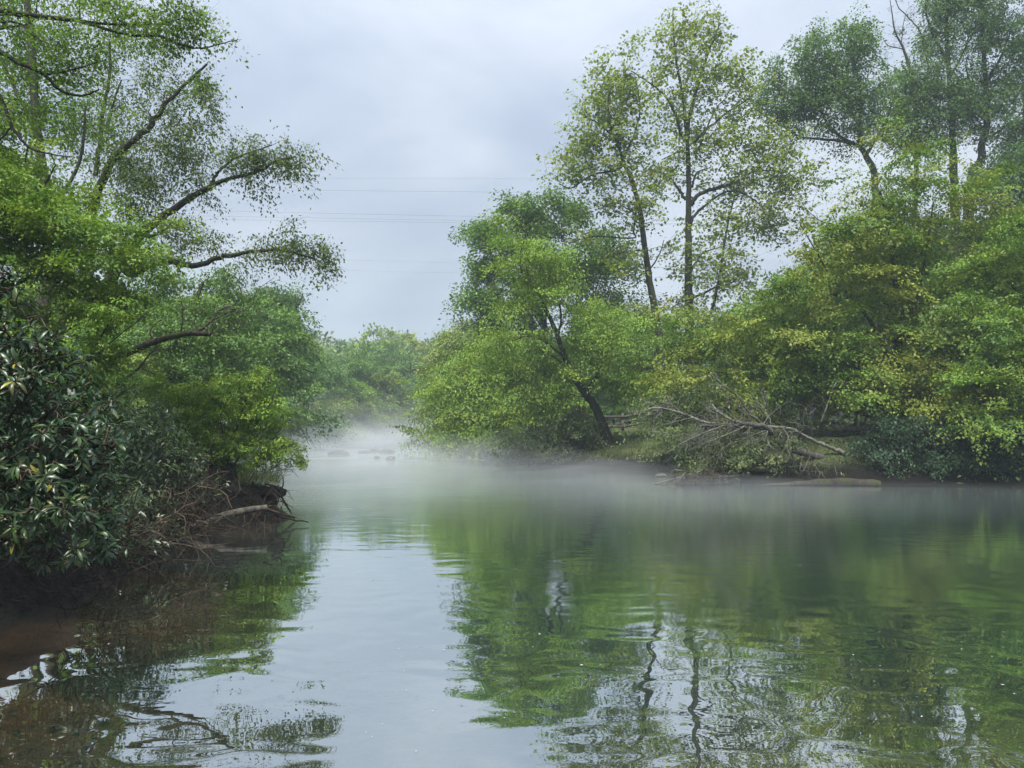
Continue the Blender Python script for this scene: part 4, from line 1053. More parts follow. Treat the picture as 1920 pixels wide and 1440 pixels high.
def rhododendron():
    rng = np.random.default_rng(91)
    D = 5.4
    b0 = P(20, 1080, 5.9)
    z0 = gz(-5.3, 6.3)
    root = empty('rhododendron_bush', (-5.2, 6.3, z0), 'big dark rhododendron bush with long leathery leaves at the left edge', 'bush')
    lobes = [(-20, 560, 60, 60, 0.4, 0, 1.2), (20, 640, 70, 60, 0.45, 0, 1.2), (60, 730, 90, 70, 0.5, 0, 1.1), (20, 820, 110, 80, 0.5, 0, 1.1), (110, 860, 90, 80, 0.45, 0, 1.2), (40, 920, 130, 70, 0.45, -0.1, 1.1), (150, 950, 70, 50, 0.35, -0.1, 1.1), (60, 985, 110, 40, 0.35, -0.1, 1.0), (-100, 800, 90, 220, 0.5, -0.1, 0.7), (160, 1010, 50, 40, 0.25, -0.1, 0.8), (110, 700, 40, 40, 0.4, 0.2, 0.9), (0, 1000, 30, 40, .2, -0.3, 0.6), (180, 900, 60, 50, .4, .3, 1), (170, 800, 40, 60, .4, .4, .9), (195, 985, 40, 40, .3, .2, 1.0), (150, 1035, 60, 30, .3, 1.2, .6), (60, 1030, 70, 36, .35, .5, .7), (215, 1005, 40, 34, .3, 2.2, .6)]
    pts, outw = sample_lobes(lobes, D, 860, rng, gap=0.45, gs=0.25, shell=0.4)
    # stems from the ground through the bush
    cur = []
    for k in range(9):
        e = P(rng.uniform(-60, 150), rng.uniform(600, 950), D + rng.uniform(-.3, .4))
        s0 = np.array([-5.2 + rng.uniform(-.5, .5), 6.3 + rng.uniform(-.4, .3), z0 - 0.05])
        sp = smooth_path([s0, s0 * .55 + e * .45 + rng.normal(0, .12, 3), e], 6)
        sp[1:-1] += rng.normal(0, .015, (len(sp) - 2, 3))
        rd = np.linspace(0.026, 0.008, len(sp))
        v, q = tubes([(sp, rd)], 6)
        obj('stem', mesh('stem', v, q, M_BARK, smooth=True), root)
        cur.append(sp)
    NP = np.vstack(cur)
    tw = []
    d0 = np.array([np.min(np.sum((NP - p) ** 2, 1)) for p in pts])
    dirs = np.zeros_like(pts)
    for i in np.argsort(d0):
        p = pts[i]; d = np.sum((NP - p) ** 2, 1) + 0.02 * (NP[:, 2] > p[2])
        a = NP[int(np.argmin(d))]
        t = np.linspace(0, 1, 5)[:, None]
        path = a * (1 - t) + p * t; path[1:-1] += rng.normal(0, .02, (3, 3)); path[:, 2] += (-0.05 * 4 * t * (1 - t))[:, 0] * np.linalg.norm(p - a)
        tw.append((path, np.linspace(.007, .0035, 5)))
        NP = np.vstack([NP, path[1:]]); dirs[i] = p - path[-2]
    v, q = tubes(tw, 4)
    obj('twigs', mesh('twigs', v, q, M_TWIG, smooth=True), root)['kind'] = 'stuff'
    # the bush is deep: leaves added behind block skylight and darken the hollow's reflection
    bp_, bo = sample_lobes([(40, 780, 130, 150, .9, 1.9, 2), (-120, 740, 130, 190, 1.0, 1.6, 2), (130, 860, 80, 90, .8, 2.6, 1.2), (170, 930, 60, 50, .8, 3.4, .7), (20, 940, 120, 60, .7, 1.6, 1.2)], D, 620, rng, gap=.3, gs=.4, shell=.6)
    bp_[:, 2] = np.maximum(bp_[:, 2], .35)
    ix = np.repeat(np.arange(len(bp_)), 11); kk = len(ix)
    v, q = leaf_quads(bp_[ix] + rng.normal(0, .07, (kk, 3)), norm(rng.normal(0, 1, (kk, 3)) - np.array([0, 0, .5])), norm(rng.normal(0, .6, (kk, 3)) + np.array([0, 0, 1.0])), rng.uniform(.08, .14, kk), rng.uniform(.025, .04, kk))
    obj('foliage', mesh('foliage', v, q, M_LEATHER, cols=np.repeat(np.array([[.022, .055, .022]]) * rng.uniform(.7, 1.4, (kk, 1)), 4, 0)), root)['kind'] = 'stuff'
    lv, lq = leather_leaf()
    greens = [((0.022, 0.055, 0.022), 5), ((0.03, 0.07, 0.025), 4), ((0.045, 0.085, 0.02), 2), ((0.09, 0.11, 0.02), .35)]
    items = []
    for i, p in enumerate(pts):
        d = norm(dirs[i] + outw[i] * .3 + np.array([0, -0.05, 0.12]))
        b_ = norm(np.cross(d, np.array([.2, .1, 1.0]))); u = np.cross(b_, d)
        k = int(rng.integers(4, 10)); ph = rng.uniform(0, 6.28)
        dr = rng.uniform(-0.1, 1.0)
        for j in range(k):
            a = ph + j * 6.283 / k + rng.normal(0, .2)
            ax = norm(d * rng.uniform(.1, .9) + (b_ * math.cos(a) + u * math.sin(a)) * rng.uniform(.6, 1) - np.array([0, 0, dr]) + rng.normal(0, .3, 3))
            nr = norm(d * 0.8 + np.array([0, 0, .5]) + rng.normal(0, .4, 3))
            L = rng.uniform(.055, .105)
            items.append((p + ax * .012, ax, nr, L, rng.uniform(.85, 1.15)))
    items = [it for it in items if it[0][2] > 0.15]
    camp = np.array([0, 0, CAM_H])
    def score(it):
        pos, ax, nr, L, w = it
        ctr = pos + ax * L * .5 - camp
        px = 960 + F_PX * ctr[0] / ctr[1]
        vis = 1.0 if px > -10 else 0.2
        front = -(pos[1] - D)
        return vis * (L / np.linalg.norm(ctr) * 30 + front * 1.6)
    items.sort(key=score, reverse=True)
    mats = []
    for nm, colr in (('rhododendron_leaf', (0.028, 0.06, 0.018)), ('young_leaf', (0.055, 0.10, 0.02)), ('yellowing_leaf', (0.26, 0.24, 0.03)), ('withered_leaf', (0.20, 0.10, 0.035))):
        me = mesh('leaf', lv, lq, M_LEATHER, cols=np.tile(np.array(colr), (len(lv), 1)), smooth=True)
        mats.append(me)
    curls = []
    for nm, colr, cz, cx in (('curled_leaf', (0.034, 0.066, 0.018), 2.6, .8), ('flat_leaf', (0.022, 0.048, 0.016), .3, 1.1), ('spotted_leaf', (0.075, 0.085, 0.022), 1.8, .95)):
        l2 = lv * np.array([cx, 1, cz]); l2[:, 0] += .10 * (l2[:, 1] ** 2) * (1 if cz > 1 else -.5)
        curls.append(mesh('leaf', l2, lq, M_LEATHER, cols=np.tile(np.array(colr), (len(lv), 1)), smooth=True))
    def frame(it):
        pos, ax, nr, L, w = it
        s = norm(np.cross(ax, nr)); n_ = np.cross(s, ax)
        return s, n_
    for i, it in enumerate(items[:300]):
        pos, ax, nr, L, w = it
        s, n_ = frame(it)
        r = rng.random()
        yellow = (r < 0.02)
        me = mats[0] if r > .45 else mats[1] if r > .30 else curls[int(rng.integers(3))]
        if yellow: me = mats[2]
        elif r < .035: me = mats[3]
        o = bpy.data.objects.new('leaf', me); COL.objects.link(o)
        o.parent = root
        o.matrix_parent_inverse = Matrix.Translation(-Vector(root.location))
        M = Matrix(((s[0] * L * w, ax[0] * L, n_[0] * L, pos[0]), (s[1] * L * w, ax[1] * L, n_[1] * L, pos[1]), (s[2] * L * w, ax[2] * L, n_[2] * L, pos[2]), (0, 0, 0, 1)))
        o.matrix_basis = M
        if yellow: o['label'] = 'yellow dying leaf'
        elif me is mats[3]: o['label'] = 'brown withered leaf'
    rest = items[300:]
    pos = np.array([it[0] for it in rest]); ax = np.array([it[1] for it in rest])
    fr = [frame(it) for it in rest]
    s = np.array([f[0] for f in fr]); n_ = np.array([f[1] for f in fr])
    L = np.array([it[3] for it in rest])[:, None, None]; w = np.array([it[4] for it in rest])[:, None, None]
    V = pos[:, None, :] + L * (s[:, None, :] * lv[None, :, 0:1] * w + ax[:, None, :] * lv[None, :, 1:2] + n_[:, None, :] * lv[None, :, 2:3])
    Q = lq[None] + (np.arange(len(rest)) * len(lv))[:, None, None]
    cs = np.array([c for c, _ in greens]); ws = np.array([x for _, x in greens]); ci = rng.choice(len(cs), size=len(rest), p=ws / ws.sum())
    o = obj('leaves', mesh('leaves', V.reshape(-1, 3), Q.reshape(-1, 4), M_LEATHER, cols=np.repeat(cs[ci], len(lv), 0), smooth=True), root)
    o['kind'] = 'stuff'


rhododendron()

# =================================================================== DEAD WOOD AND ROOTS ON THE LEFT
def wander(p, d, ln, k, wob, rng, sag=0.0):
    pts = [np.array(p)]
    d = norm(np.array(d, dtype=float))
    for _ in range(k):
        d = norm(d + rng.normal(0, wob, 3) + np.array([0, 0, -sag]))
        pts.append(pts[-1] + d * ln / k)
    return np.array(pts)


def tangle(name, label, cat, boxes, n_, rng, r0, mat, lead=(1, -0.2, -0.1), wob=0.35, ln=(0.3, 0.9), zmin=-0.12):
    ps = []
    for _ in range(n_):
        px, py, rx, ry, D, dd = boxes[int(rng.integers(len(boxes)))]
        c = P(px + rng.uniform(-rx, rx), py + rng.uniform(-ry, ry), D + rng.uniform(-dd, dd))
        c[2] = max(c[2], 0.02)
        d = np.array(lead) + rng.normal(0, .7, 3)
        L_ = rng.uniform(*ln); k = 6
        pts = wander(c, d, L_, k, wob, rng, 0.05)
        pts[:, 2] = np.maximum(pts[:, 2], zmin)
        r = r0 * (.35 + 2.2 * rng.random() ** 3)
        ps.append((pts, np.linspace(r, r * .4, k + 1)))
        if rng.random() < .5:
            j = int(rng.integers(2, 5))
            b_ = wander(pts[j], d + rng.normal(0, .8, 3), L_ * .5, 4, wob, rng)
            ps.append((b_, np.linspace(r * .6, r * .3, 5)))
    v, q = tubes(ps, 4)
    o = obj(name, mesh(name, v, q, mat, smooth=True))
    return tag(o, label, cat, None, 'stuff')


rt = np.random.default_rng(101)
tangle('brush_tangle', 'tangle of bare brown twigs trailing into the water beside the rhododendron', 'brush', [(300, 960, 70, 50, 10.2, .6), (350, 930, 40, 50, 11, .6), (250, 1000, 60, 35, 8.9, .5), (340, 980, 50, 25, 10.8, .5)], 330, rt, 0.006, M_TWIG)
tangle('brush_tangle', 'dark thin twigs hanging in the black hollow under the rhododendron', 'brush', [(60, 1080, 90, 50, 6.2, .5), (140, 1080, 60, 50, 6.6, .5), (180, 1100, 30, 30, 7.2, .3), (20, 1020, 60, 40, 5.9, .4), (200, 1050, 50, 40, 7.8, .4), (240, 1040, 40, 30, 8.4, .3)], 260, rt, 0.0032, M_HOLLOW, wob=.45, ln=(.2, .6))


def lump(name, c, r, mat, rng, seed, label=None, cat=None, group=None, sub=3, amp=.35, parent=None, sc=2.0):
    import bmesh
    bm = bmesh.new()
    bmesh.ops.create_icosphere(bm, subdivisions=sub, radius=1.0)
    co = np.array([v.co[:] for v in bm.verts])
    f = np.array([[v.index for v in p.verts] for p in bm.faces])
    bm.free()
    d = vnoise(co * sc + seed * 3.1, 1.0, seed, 3) - .5
    co = co * (1 + amp * 2 * d)[:, None] * np.array(r) + np.array(c)
    o = obj(name, mesh(name, co, f, mat, smooth=True), parent)
    if parent is None: tag(o, label, cat, group)
    return o


# undercut bank with roots at the left point
cw = P(455, 935, 14.2)
rb_ = empty('root_bank', (cw[0], cw[1], 0), 'undercut clump of dark earth and roots at the tip of the left bank', 'earth bank')
lump('earth', P(430, 935, 14.4) + np.array([0, 0.3, 0]), (0.85, 0.6, 0.30), M_SOIL, rt, 4, parent=rb_, sub=4, amp=.3)
lump('earth', P(505, 925, 14.3) + np.array([0, 0.2, 0]), (0.24, 0.3, 0.12), M_SOIL, rt, 6, parent=rb_, sub=3, amp=.35)
lump('earth', P(350, 930, 13.6) + np.array([0, 0.4, 0]), (0.9, 0.7, 0.40), M_SOIL, rt, 8, parent=rb_, sub=4, amp=.3)
ps = []
for k in range(230):
    s0 = P(rt.uniform(360, 525), rt.uniform(905, 975), 13.75 + rt.uniform(-.25, .3))
    pts = wander(s0, (rt.normal(.6, .6), rt.normal(-.2, .4), rt.normal(-.25, .35)), rt.uniform(.2, .7), 6, .3, rt, .06)
    pts[:, 2] = np.maximum(pts[:, 2], -.1)
    r = .003 + .022 * rt.random() ** 4
    ps.append((pts, np.linspace(r, r * .4, 7)))
v, q = tubes(ps, 4)
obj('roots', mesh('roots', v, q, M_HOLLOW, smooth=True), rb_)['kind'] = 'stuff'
K = 700
gp = np.array([P(px, 905 + rt.uniform(-8, 10), 14.2 + rt.uniform(-.3, .4)) for px in rt.uniform(440, 522, K)])
v, q = leaf_quads(gp, norm(rt.normal(0, .35, (K, 3)) + np.array([.25, 0, 1.0])), norm(rt.normal(0, 1, (K, 3)) + np.array([0, -1, 0])), rt.uniform(.12, .34, K), np.full(K, .009))
obj('grass', mesh('grass', v, q, M_LEAF, cols=np.repeat(pick('dull', K, rt) * .8, 4, 0)), rb_)['kind'] = 'stuff'

# driftwood log lying along the point with one broken limb dipping into the water
dl = P(470, 965, 13.6)
lg = empty('driftwood_log', (dl[0], dl[1], 0), 'smooth grey driftwood log under the roots of the left point', 'log')
sp = smooth_path([P(350, 992, 12.4), P(420, 968, 12.7), P(465, 957, 12.9), P(500, 952, 13.1)], 6)
v, q = tubes([(sp, np.linspace(.075, .05, len(sp)))], 10)
v += (vnoise(v, 6, 4, 2)[:, None] - .5) * .03
obj('trunk', mesh('trunk', v, q, M_DRIFT, smooth=True), lg)
sp = smooth_path([P(494, 954, 13.1), P(520, 962, 13.5), P(552, 970, 14.2)], 6)
v, q = tubes([(sp, np.linspace(.035, .022, len(sp)))], 8)
obj('limb', mesh('limb', v, q, M_TWIG, smooth=True), lg)
sp = smooth_path([P(522, 962, 13.55), P(527, 952, 13.55), P(530, 946, 13.55)], 4)
v, q = tubes([(sp, np.linspace(.012, .006, len(sp)))], 6)
obj('twig', mesh('twig', v, q, M_TWIG, smooth=True), lg)
tangle('root_tangle', 'dark roots and drift caught in the water below the driftwood log', 'roots', [(500, 975, 28, 28, 13.6, .2), (450, 990, 60, 12, 13.2, .3)], 120, rt, .005, M_TWIG, lead=(.4, -.2, -.5), ln=(.15, .45))
# bare stick bending over the water
sp = smooth_path([P(375, 1052, 8.9), P(330, 1050, 8.7), P(290, 1055, 8.4), P(240, 1075, 8.0)], 5)
ps = [(sp, np.linspace(.004, .009, len(sp))), (smooth_path([P(330, 1050, 8.7), P(345, 1030, 8.8), P(352, 1018, 8.8)], 3), np.linspace(.005, .003, 7))]
v, q = tubes(ps, 5)
tag(obj('bare_stick', mesh('bare_stick', v, q, M_TWIG, smooth=True)), 'thin curved bare stick reaching over the water by the brown twigs', 'stick')

# =================================================================== FALLEN TREE ON THE RIGHT BANK
def fallen_tree():
    rng = np.random.default_rng(111)
    D = 24.3
    b0 = P(1560, 868, D)
    root = empty('fallen_tree', (b0[0], b0[1], max(0, b0[2] - .3)), 'bleached fallen tree with bare twisted branches lying on the right bank', 'fallen tree')
    main = [([(1600, 905, .6), (1564, 872, .3), (1520, 853), (1475, 839), (1450, 820, -.2), (1440, 803, -.3), (1400, 796, -.4), (1358, 797, -.5), (1310, 800, -.8)], .16, .04, M_BARK_GREY, 'trunk'),
            ([(1610, 846, .2), (1606, 853, .1), (1590, 852), (1567, 844), (1540, 832), (1515, 821), (1483, 805, -.2), (1436, 800, -.3), (1404, 797, -.4), (1371, 787, -.5), (1345, 770, -.4), (1335, 758, -.3)], .075, .03, M_DEAD, 'limb'),
            ([(1440, 803), (1390, 800), (1353, 795, -.3), (1320, 792, -.5), (1296, 782, -.6), (1260, 770, -.8), (1228, 765, -1), (1210, 770, -1.1), (1197, 779, -1.2)], .07, .015, M_DEAD, 'limb'),
            ([(1432, 800), (1429, 795), (1405, 774, .1), (1382, 741, .2), (1356, 724, .3), (1340, 708, .3), (1322, 698, .3)], .05, .012, M_BARK_GREY, 'limb'),
            ([(1475, 808), (1500, 812, .4), (1506, 805, .4), (1506, 780, .4), (1512, 765, .4), (1525, 757, .4)], .035, .012, M_BARK_GREY, 'limb'),
            ([(1540, 790, .8), (1555, 750, .7), (1562, 728, .6), (1572, 715, .6), (1590, 718, .5)], .03, .01, M_DEAD, 'limb'),
            ([(1470, 838), (1482, 860), (1500, 890, -.2), (1510, 905, -.3)], .09, .05, M_BARK_GREY, 'limb'),
            ([(1437, 803), (1440, 830, -.4), (1450, 842, -.5), (1462, 845, -.5)], .03, .01, M_DEAD, 'limb'),
            ([(1505, 855, -.3), (1500, 880, -.5), (1508, 880, -.5), (1520, 850, -.4)], .012, .008, M_DEAD, 'limb'),
            ([(1360, 797, -.5), (1320, 812, -.9), (1280, 830, -1.1), (1250, 850, -1.2)], .03, .008, M_DEAD, 'limb'),
            ([(1400, 797, -.4), (1370, 812, -.8), (1330, 828, -1), (1290, 845, -1.1)], .03, .008, M_DEAD, 'limb'),
            ([(1440, 806, -.3), (1400, 822, -.8), (1360, 838, -1), (1345, 855, -1.1)], .03, .008, M_BARK_GREY, 'limb'),
            ([(1300, 783, -.6), (1270, 790, -.8), (1235, 800, -1), (1215, 815, -1)], .02, .006, M_DEAD, 'limb')]
    starts = []
    for pl, r0, r1, mt, nm in main:
        pts = smooth_path([P(p[0], p[1], D + (p[2] if len(p) > 2 else 0)) for p in pl], 5)
        rd = np.linspace(r0, r1, len(pts))
        pts[1:-1] += rng.normal(0, .25, (len(pts) - 2, 3)) * rd[1:-1, None]
        v, q = tubes([(pts, rd)], 8)
        obj(nm, mesh(nm, v, q, mt, smooth=True), root)
        for k in range(2, len(pts) - 1):
            starts.append((pts[k], pts[k + 1] - pts[k - 1], rd[k], nm))
    ps = []
    def grow(p, d, ln, r, lv):
        pts = wander(p, d, ln, 6, .28, rng, .02)
        ps.append((pts, np.linspace(r, r * .35, 7)))
        if lv > 0:
            for _ in range(int(rng.integers(2, 5))):
                j = int(rng.integers(1, 6))
                grow(pts[j], norm(pts[j + 1] - pts[j - 1] if j < 6 else d) + rng.normal(0, .6, 3), ln * rng.uniform(.4, .7), r * .55, lv - 1)
    for _ in range(125):
        p, d, r, nm = starts[int(rng.integers(len(starts)))]
        if p[0] > P(1530, 800, D)[0]: continue
        dd = norm(d) * .8 + rng.normal(0, .6, 3) + np.array([-.3, -.2, -.1])
        grow(p, dd, rng.uniform(.5, 1.7), min(r * .5, .02), 2)
    v, q = tubes(ps, 3)
    obj('twigs', mesh('twigs', v, q, M_DEAD, smooth=True), root)['kind'] = 'stuff'


fallen_tree()

# heap of drift with sticks, standing in the shallow water
hp = P(1310, 905, 23.2)
dh = empty('drift_heap', (hp[0], hp[1], 0), 'dark heap of roots and drift sticks in the water below the fallen tree', 'drift heap')
lump('mud', hp + np.array([0, .2, -.05]), (.75, .5, .30), M_SOIL, rt, 12, parent=dh, sub=4, amp=.4)
lump('mud', P(1345, 905, 23.3) + np.array([0, .2, -.05]), (.4, .4, .25), M_SOIL, rt, 13, parent=dh, sub=3, amp=.4)
for pl, r0, r1 in (([(1215, 912), (1240, 905), (1275, 895), (1300, 888)], .02, .03), ([(1258, 910), (1275, 898), (1287, 885)], .045, .035), ([(1320, 914), (1340, 907), (1365, 903)], .02, .014), ([(1263, 881), (1285, 884), (1310, 894)], .02, .014), ([(1300, 892), (1312, 884), (1318, 880)], .03, .02), ([(1320, 895), (1360, 893), (1385, 892)], .016, .01)):
    sp = smooth_path([P(a, b_, 23.0) for a, b_ in pl], 4)
    v, q = tubes([(sp, np.linspace(r0, r1, len(sp)))], 6)
    obj('stick', mesh('stick', v, q, M_DEAD, smooth=True), dh)
ps = []
for k in range(170):
    s0 = P(rt.uniform(1262, 1362), rt.uniform(884, 912), 22.9 + rt.uniform(-.2, .3))
    pts = wander(s0, rt.normal(0, 1, 3), rt.uniform(.2, .7), 6, .3, rt, .05); pts[:, 2] = np.maximum(pts[:, 2], -.05)
    r = rt.uniform(.005, .014); ps.append((pts, np.linspace(r, r * .4, 7)))
v, q = tubes(ps, 4)
obj('roots', mesh('roots', v, q, M_TWIG, smooth=True), dh)['kind'] = 'stuff'

# long waterlogged trunk along the mud bar
sp = smooth_path([P(1360, 915, 22.6), P(1430, 910, 22.5), P(1500, 905, 22.6), P(1580, 902, 22.6), P(1650, 906, 22.4)], 5)
sp[:, 2] -= .06
v, q = tubes([(sp, np.linspace(.08, .15, len(sp)) * (1 + .25 * (rt.random(len(sp)) - .5)))], 9)
v += (vnoise(v, 5, 8, 2)[:, None] - .5) * .06
tag(obj('sunken_log', mesh('sunken_log', v, q, M_BARK, smooth=True)), 'long dark waterlogged trunk lying along the mud right of the drift heap', 'log')
sp = smooth_path([P(1395, 880, 24.2), P(1440, 884, 24.2), P(1490, 890, 24.2), P(1520, 900, 24)], 5)
v, q = tubes([(sp, np.linspace(.07, .10, len(sp)))], 8)
tag(obj('short_log', mesh('short_log', v, q, M_BARK, smooth=True)), 'short dark log under the fallen tree by the pale stones', 'log')
# stones
stones = [('boulder', 635, 855, 46, (.62, .5, .30), 'largest rounded boulder in the misty riffle, left one'), ('boulder', 725, 852, 50, (.5, .4, .24), 'second boulder in the misty riffle, right of the largest'), ('boulder', 702, 852, 51, (.42, .35, .20), 'low boulder touching the right hand pair in the riffle'),
          ('boulder', 683, 853, 50, (.4, .35, .15), 'flat wet boulder between the other riffle boulders'), ('boulder', 732, 863, 40.5, (.24, .2, .15), 'small dark boulder nearer than the others in the riffle'), ('boulder', 707, 861, 42, (.16, .15, .11), 'smallest dark boulder in front of the riffle boulders'), ('boulder', 800, 850, 50, (.6, .4, .10), 'flat wet boulder near the overhanging light green branches'),
          ('pale_stone', 1352, 889, 24.8, (.22, .2, .12), 'pale stone nearest the drift heap'), ('pale_stone', 1400, 891, 24.4, (.16, .15, .10), 'pale stone in the middle of the row under the fallen tree'), ('pale_stone', 1425, 891, 24.4, (.24, .2, .14), 'largest pale stone at the right of the row under the fallen tree'), ('pale_stone', 1380, 893, 24.2, (.12, .1, .08), 'smallest pale stone beside the dark log'), ('pale_stone', 1240, 886, 26.5, (.2, .2, .08), 'flat pale stone at the grassy water edge')]
for i, (nm, px, py, D, r, lab) in enumerate(stones):
    c = P(px, py, D); c[2] = 0.02 if nm == 'boulder' else max(0.03, gz(c[0], c[1]))
    lump(nm, c, r, M_ROCK if nm == 'boulder' else M_DEAD, rt, 20 + i, lab, 'rock', 'boulders in the riffle' if nm == 'boulder' else 'pale stones at the water edge', sub=3, amp=.25)

# =================================================================== FENCE, GRASS, BIRD, CABLES, FLECKS
fc = P(1150, 800, 40)
fx0, fx1, fy = P(1095, 800, 40)[0], P(1290, 800, 40)[0], 40.0
zf = gz(fc[0], fy)
fn = empty('wooden_fence', (fc[0], fy, zf), 'weathered wooden rail fence on the grass behind the slanting tree', 'fence')
def beam(name, a, b_, w, h_, parent, mat):
    a, b_ = np.array(a), np.array(b_)
    d = norm(b_ - a); s = norm(np.cross(d, [0, 0, 1.0] if abs(d[2]) < .9 else [1.0, 0, 0])); u = np.cross(s, d)
    v = [p + s * sx * w / 2 + u * su * h_ / 2 for p in (a, b_) for sx, su in ((-1, -1), (1, -1), (1, 1), (-1, 1))]
    q = [(0, 1, 5, 4), (1, 2, 6, 5), (2, 3, 7, 6), (3, 0, 4, 7), (3, 2, 1, 0), (4, 5, 6, 7)]
    return obj(name, mesh(name, np.array(v), np.array(q), mat), parent)
xs = np.arange(fx0, fx1, 2.0)
for x in xs:
    zz = gz(x, fy)
    beam('post', (x, fy, zz - .2), (x, fy, zz + 1.05), .13, .13, fn, M_FENCE)
for hh in (.35, .85):
    for x in xs[:-1]:
        beam('rail', (x + .0, fy - .085, gz(x, fy) + hh), (x + 1.99, fy - .085, gz(x + 2, fy) + hh), .045, .13, fn, M_FENCE)

K = 26000
gx_ = rt.uniform(-1, 26, K); gy_ = rt.uniform(23, 44, K)
dd_ = shore_distance(gx_, gy_)
kp = (dd_ > 0.6) & (gx_ < 10.2)
gx_, gy_ = gx_[kp], gy_[kp]; K = len(gx_)
gp = np.stack([gx_, gy_, ground_z(gx_, gy_) - .01], -1)
v, q = leaf_quads(gp, norm(rt.normal(0, .35, (K, 3)) + np.array([0, 0, 1.0])), norm(rt.normal(0, 1, (K, 3)) + np.array([0, -1, 0])), rt.uniform(.08, .26, K), rt.uniform(.02, .05, K))
tag(obj('grass', mesh('grass', v, q, M_LEAF, cols=np.repeat(pick('dull', K, rt) * .5 + pick('willow', K, rt) * .25, 4, 0))), 'rough short grass on the right bank', 'grass', None, 'stuff')

# low cover along both banks: ferns, seedlings, leaf litter growth
K = 40000
lx = np.concatenate([rt.uniform(-30, -3, K // 2), rt.uniform(-12, 32, K // 2)])
ly = np.concatenate([rt.uniform(5, 60, K // 2), rt.uniform(20, 75, K // 2)])
dd_ = shore_distance(lx, ly)
kp = (dd_ > 0.25) & (vnoise(np.stack([lx, ly, lx * 0], -1), .5, 9, 2) > .42)
lx, ly = lx[kp], ly[kp]; K = len(lx)
gp = np.stack([lx, ly, ground_z(lx, ly) + rt.random(K) ** 2 * .7], -1)
v, q = leaf_quads(gp, norm(rt.normal(0, .7, (K, 3))), norm(rt.normal(0, .4, (K, 3)) + np.array([0, 0, 1.0])), rt.uniform(.10, .22, K), rt.uniform(.05, .1, K))
tag(obj('undergrowth', mesh('undergrowth', v, q, M_LEAF, cols=np.repeat(pick('mid', K, rt) * .6 + pick('dull', K, rt) * .4, 4, 0))), 'low leafy undergrowth along the wooded banks', 'undergrowth', None, 'stuff')


def heron():
    D = 55.0
    c = P(601, 833, D)
    fx, fy_ = c[0], D
    wm_, n_, l_, o_ = new_mat('white_feathers')
    d = n_.new('ShaderNodeBsdfDiffuse'); d.inputs['Color'].default_value = (.82, .82, .80, 1); l_.new(d.outputs[0], o_.inputs['Surface'])
    dm, n_, l_, o_ = new_mat('dark_leg')
    d = n_.new('ShaderNodeBsdfDiffuse'); d.inputs['Color'].default_value = (.03, .03, .03, 1); l_.new(d.outputs[0], o_.inputs['Surface'])
    bm_, n_, l_, o_ = new_mat('yellow_bill')
    d = n_.new('ShaderNodeBsdfDiffuse'); d.inputs['Color'].default_value = (.5, .35, .05, 1); l_.new(d.outputs[0], o_.inputs['Surface'])
    rk = lump('boulder', (fx, fy_, 0.0), (.5, .4, .16), M_ROCK, rt, 44, 'low boulder under the white wading bird', 'rock', 'boulders in the riffle', sub=3, amp=.25)
    z0 = .12
    r = empty('white_egret', (fx, fy_, z0), 'small white wading bird standing upright in the misty riffle', 'bird')
    pts = np.array([(-.42, 0, .34), (-.28, 0, .40), (-.12, 0, .48), (.06, 0, .56), (.16, 0, .64), (.20, 0, .74), (.14, 0, .84), (.13, 0, .93), (.18, 0, 1.0), (.25, 0, 1.02), (.30, 0, 1.01)]) * 1.0 + np.array([fx, fy_, z0])
    rad = np.array([.012, .07, .13, .125, .08, .045, .036, .034, .042, .04, .018])
    sp = smooth_path(pts, 3); rd = np.interp(np.linspace(0, 1, len(sp)), np.linspace(0, 1, len(rad)), rad)
    v, q = tubes([(sp, rd)], 10)
    obj('body', mesh('body', v, q, wm_, smooth=True), r)
    v, q = tubes([(np.array([(fx + .29, fy_, z0 + 1.01), (fx + .36, fy_, z0 + .99), (fx + .43, fy_, z0 + .965)]), np.array([.016, .010, .002]))], 6)
    obj('beak', mesh('beak', v, q, bm_, smooth=True), r)
    for s in (-1, 1):
        v, q = tubes([(np.array([(fx - .02, fy_ + s * .05, z0 + .42), (fx - .05, fy_ + s * .05, z0 + .22), (fx, fy_ + s * .05, z0 + .02), (fx + .09, fy_ + s * .05, z0 + .012)]), np.array([.022, .012, .011, .007]))], 6)
        obj('leg', mesh('leg', v, q, dm, smooth=True), r)


heron()

cm, n, l, out = new_mat('cable_metal')
d = n.new('ShaderNodeBsdfDiffuse'); d.inputs['Color'].default_value = (.22, .23, .25, 1); l.new(d.outputs[0], out.inputs['Surface'])
cables = [(333, 335, 'topmost thin cable crossing the sky'), (355, 360, 'second cable from the top crossing the sky'), (396, 406, 'third cable from the top, first of the close trio'), (406, 414, 'fourth cable from the top, middle of the close trio'), (412, 418, 'fifth cable from the top, lowest of the close trio'), (482, 494, 'sixth cable from the top, low over the far trees'), (502, 513, 'lowest cable crossing the sky')]
for i, (ya, yb, lab) in enumerate(cables):
    D = 112 + i * 1.5
    a, b_ = P(430, ya, D), P(900, yb, D)
    t = np.linspace(-2.6, 3.4, 41)[:, None]
    pts = a * (1 - t) + b_ * t
    pts[:, 2] += 0.05 * ((t[:, 0] - .5) ** 2)
    v, q = tubes([(pts, np.full(41, .016 if i not in (0, 5, 6) else .010))], 5)
    tag(obj('power_cable', mesh('power_cable', v, q, cm, smooth=True)), lab, 'power cable', 'power cables crossing the sky')

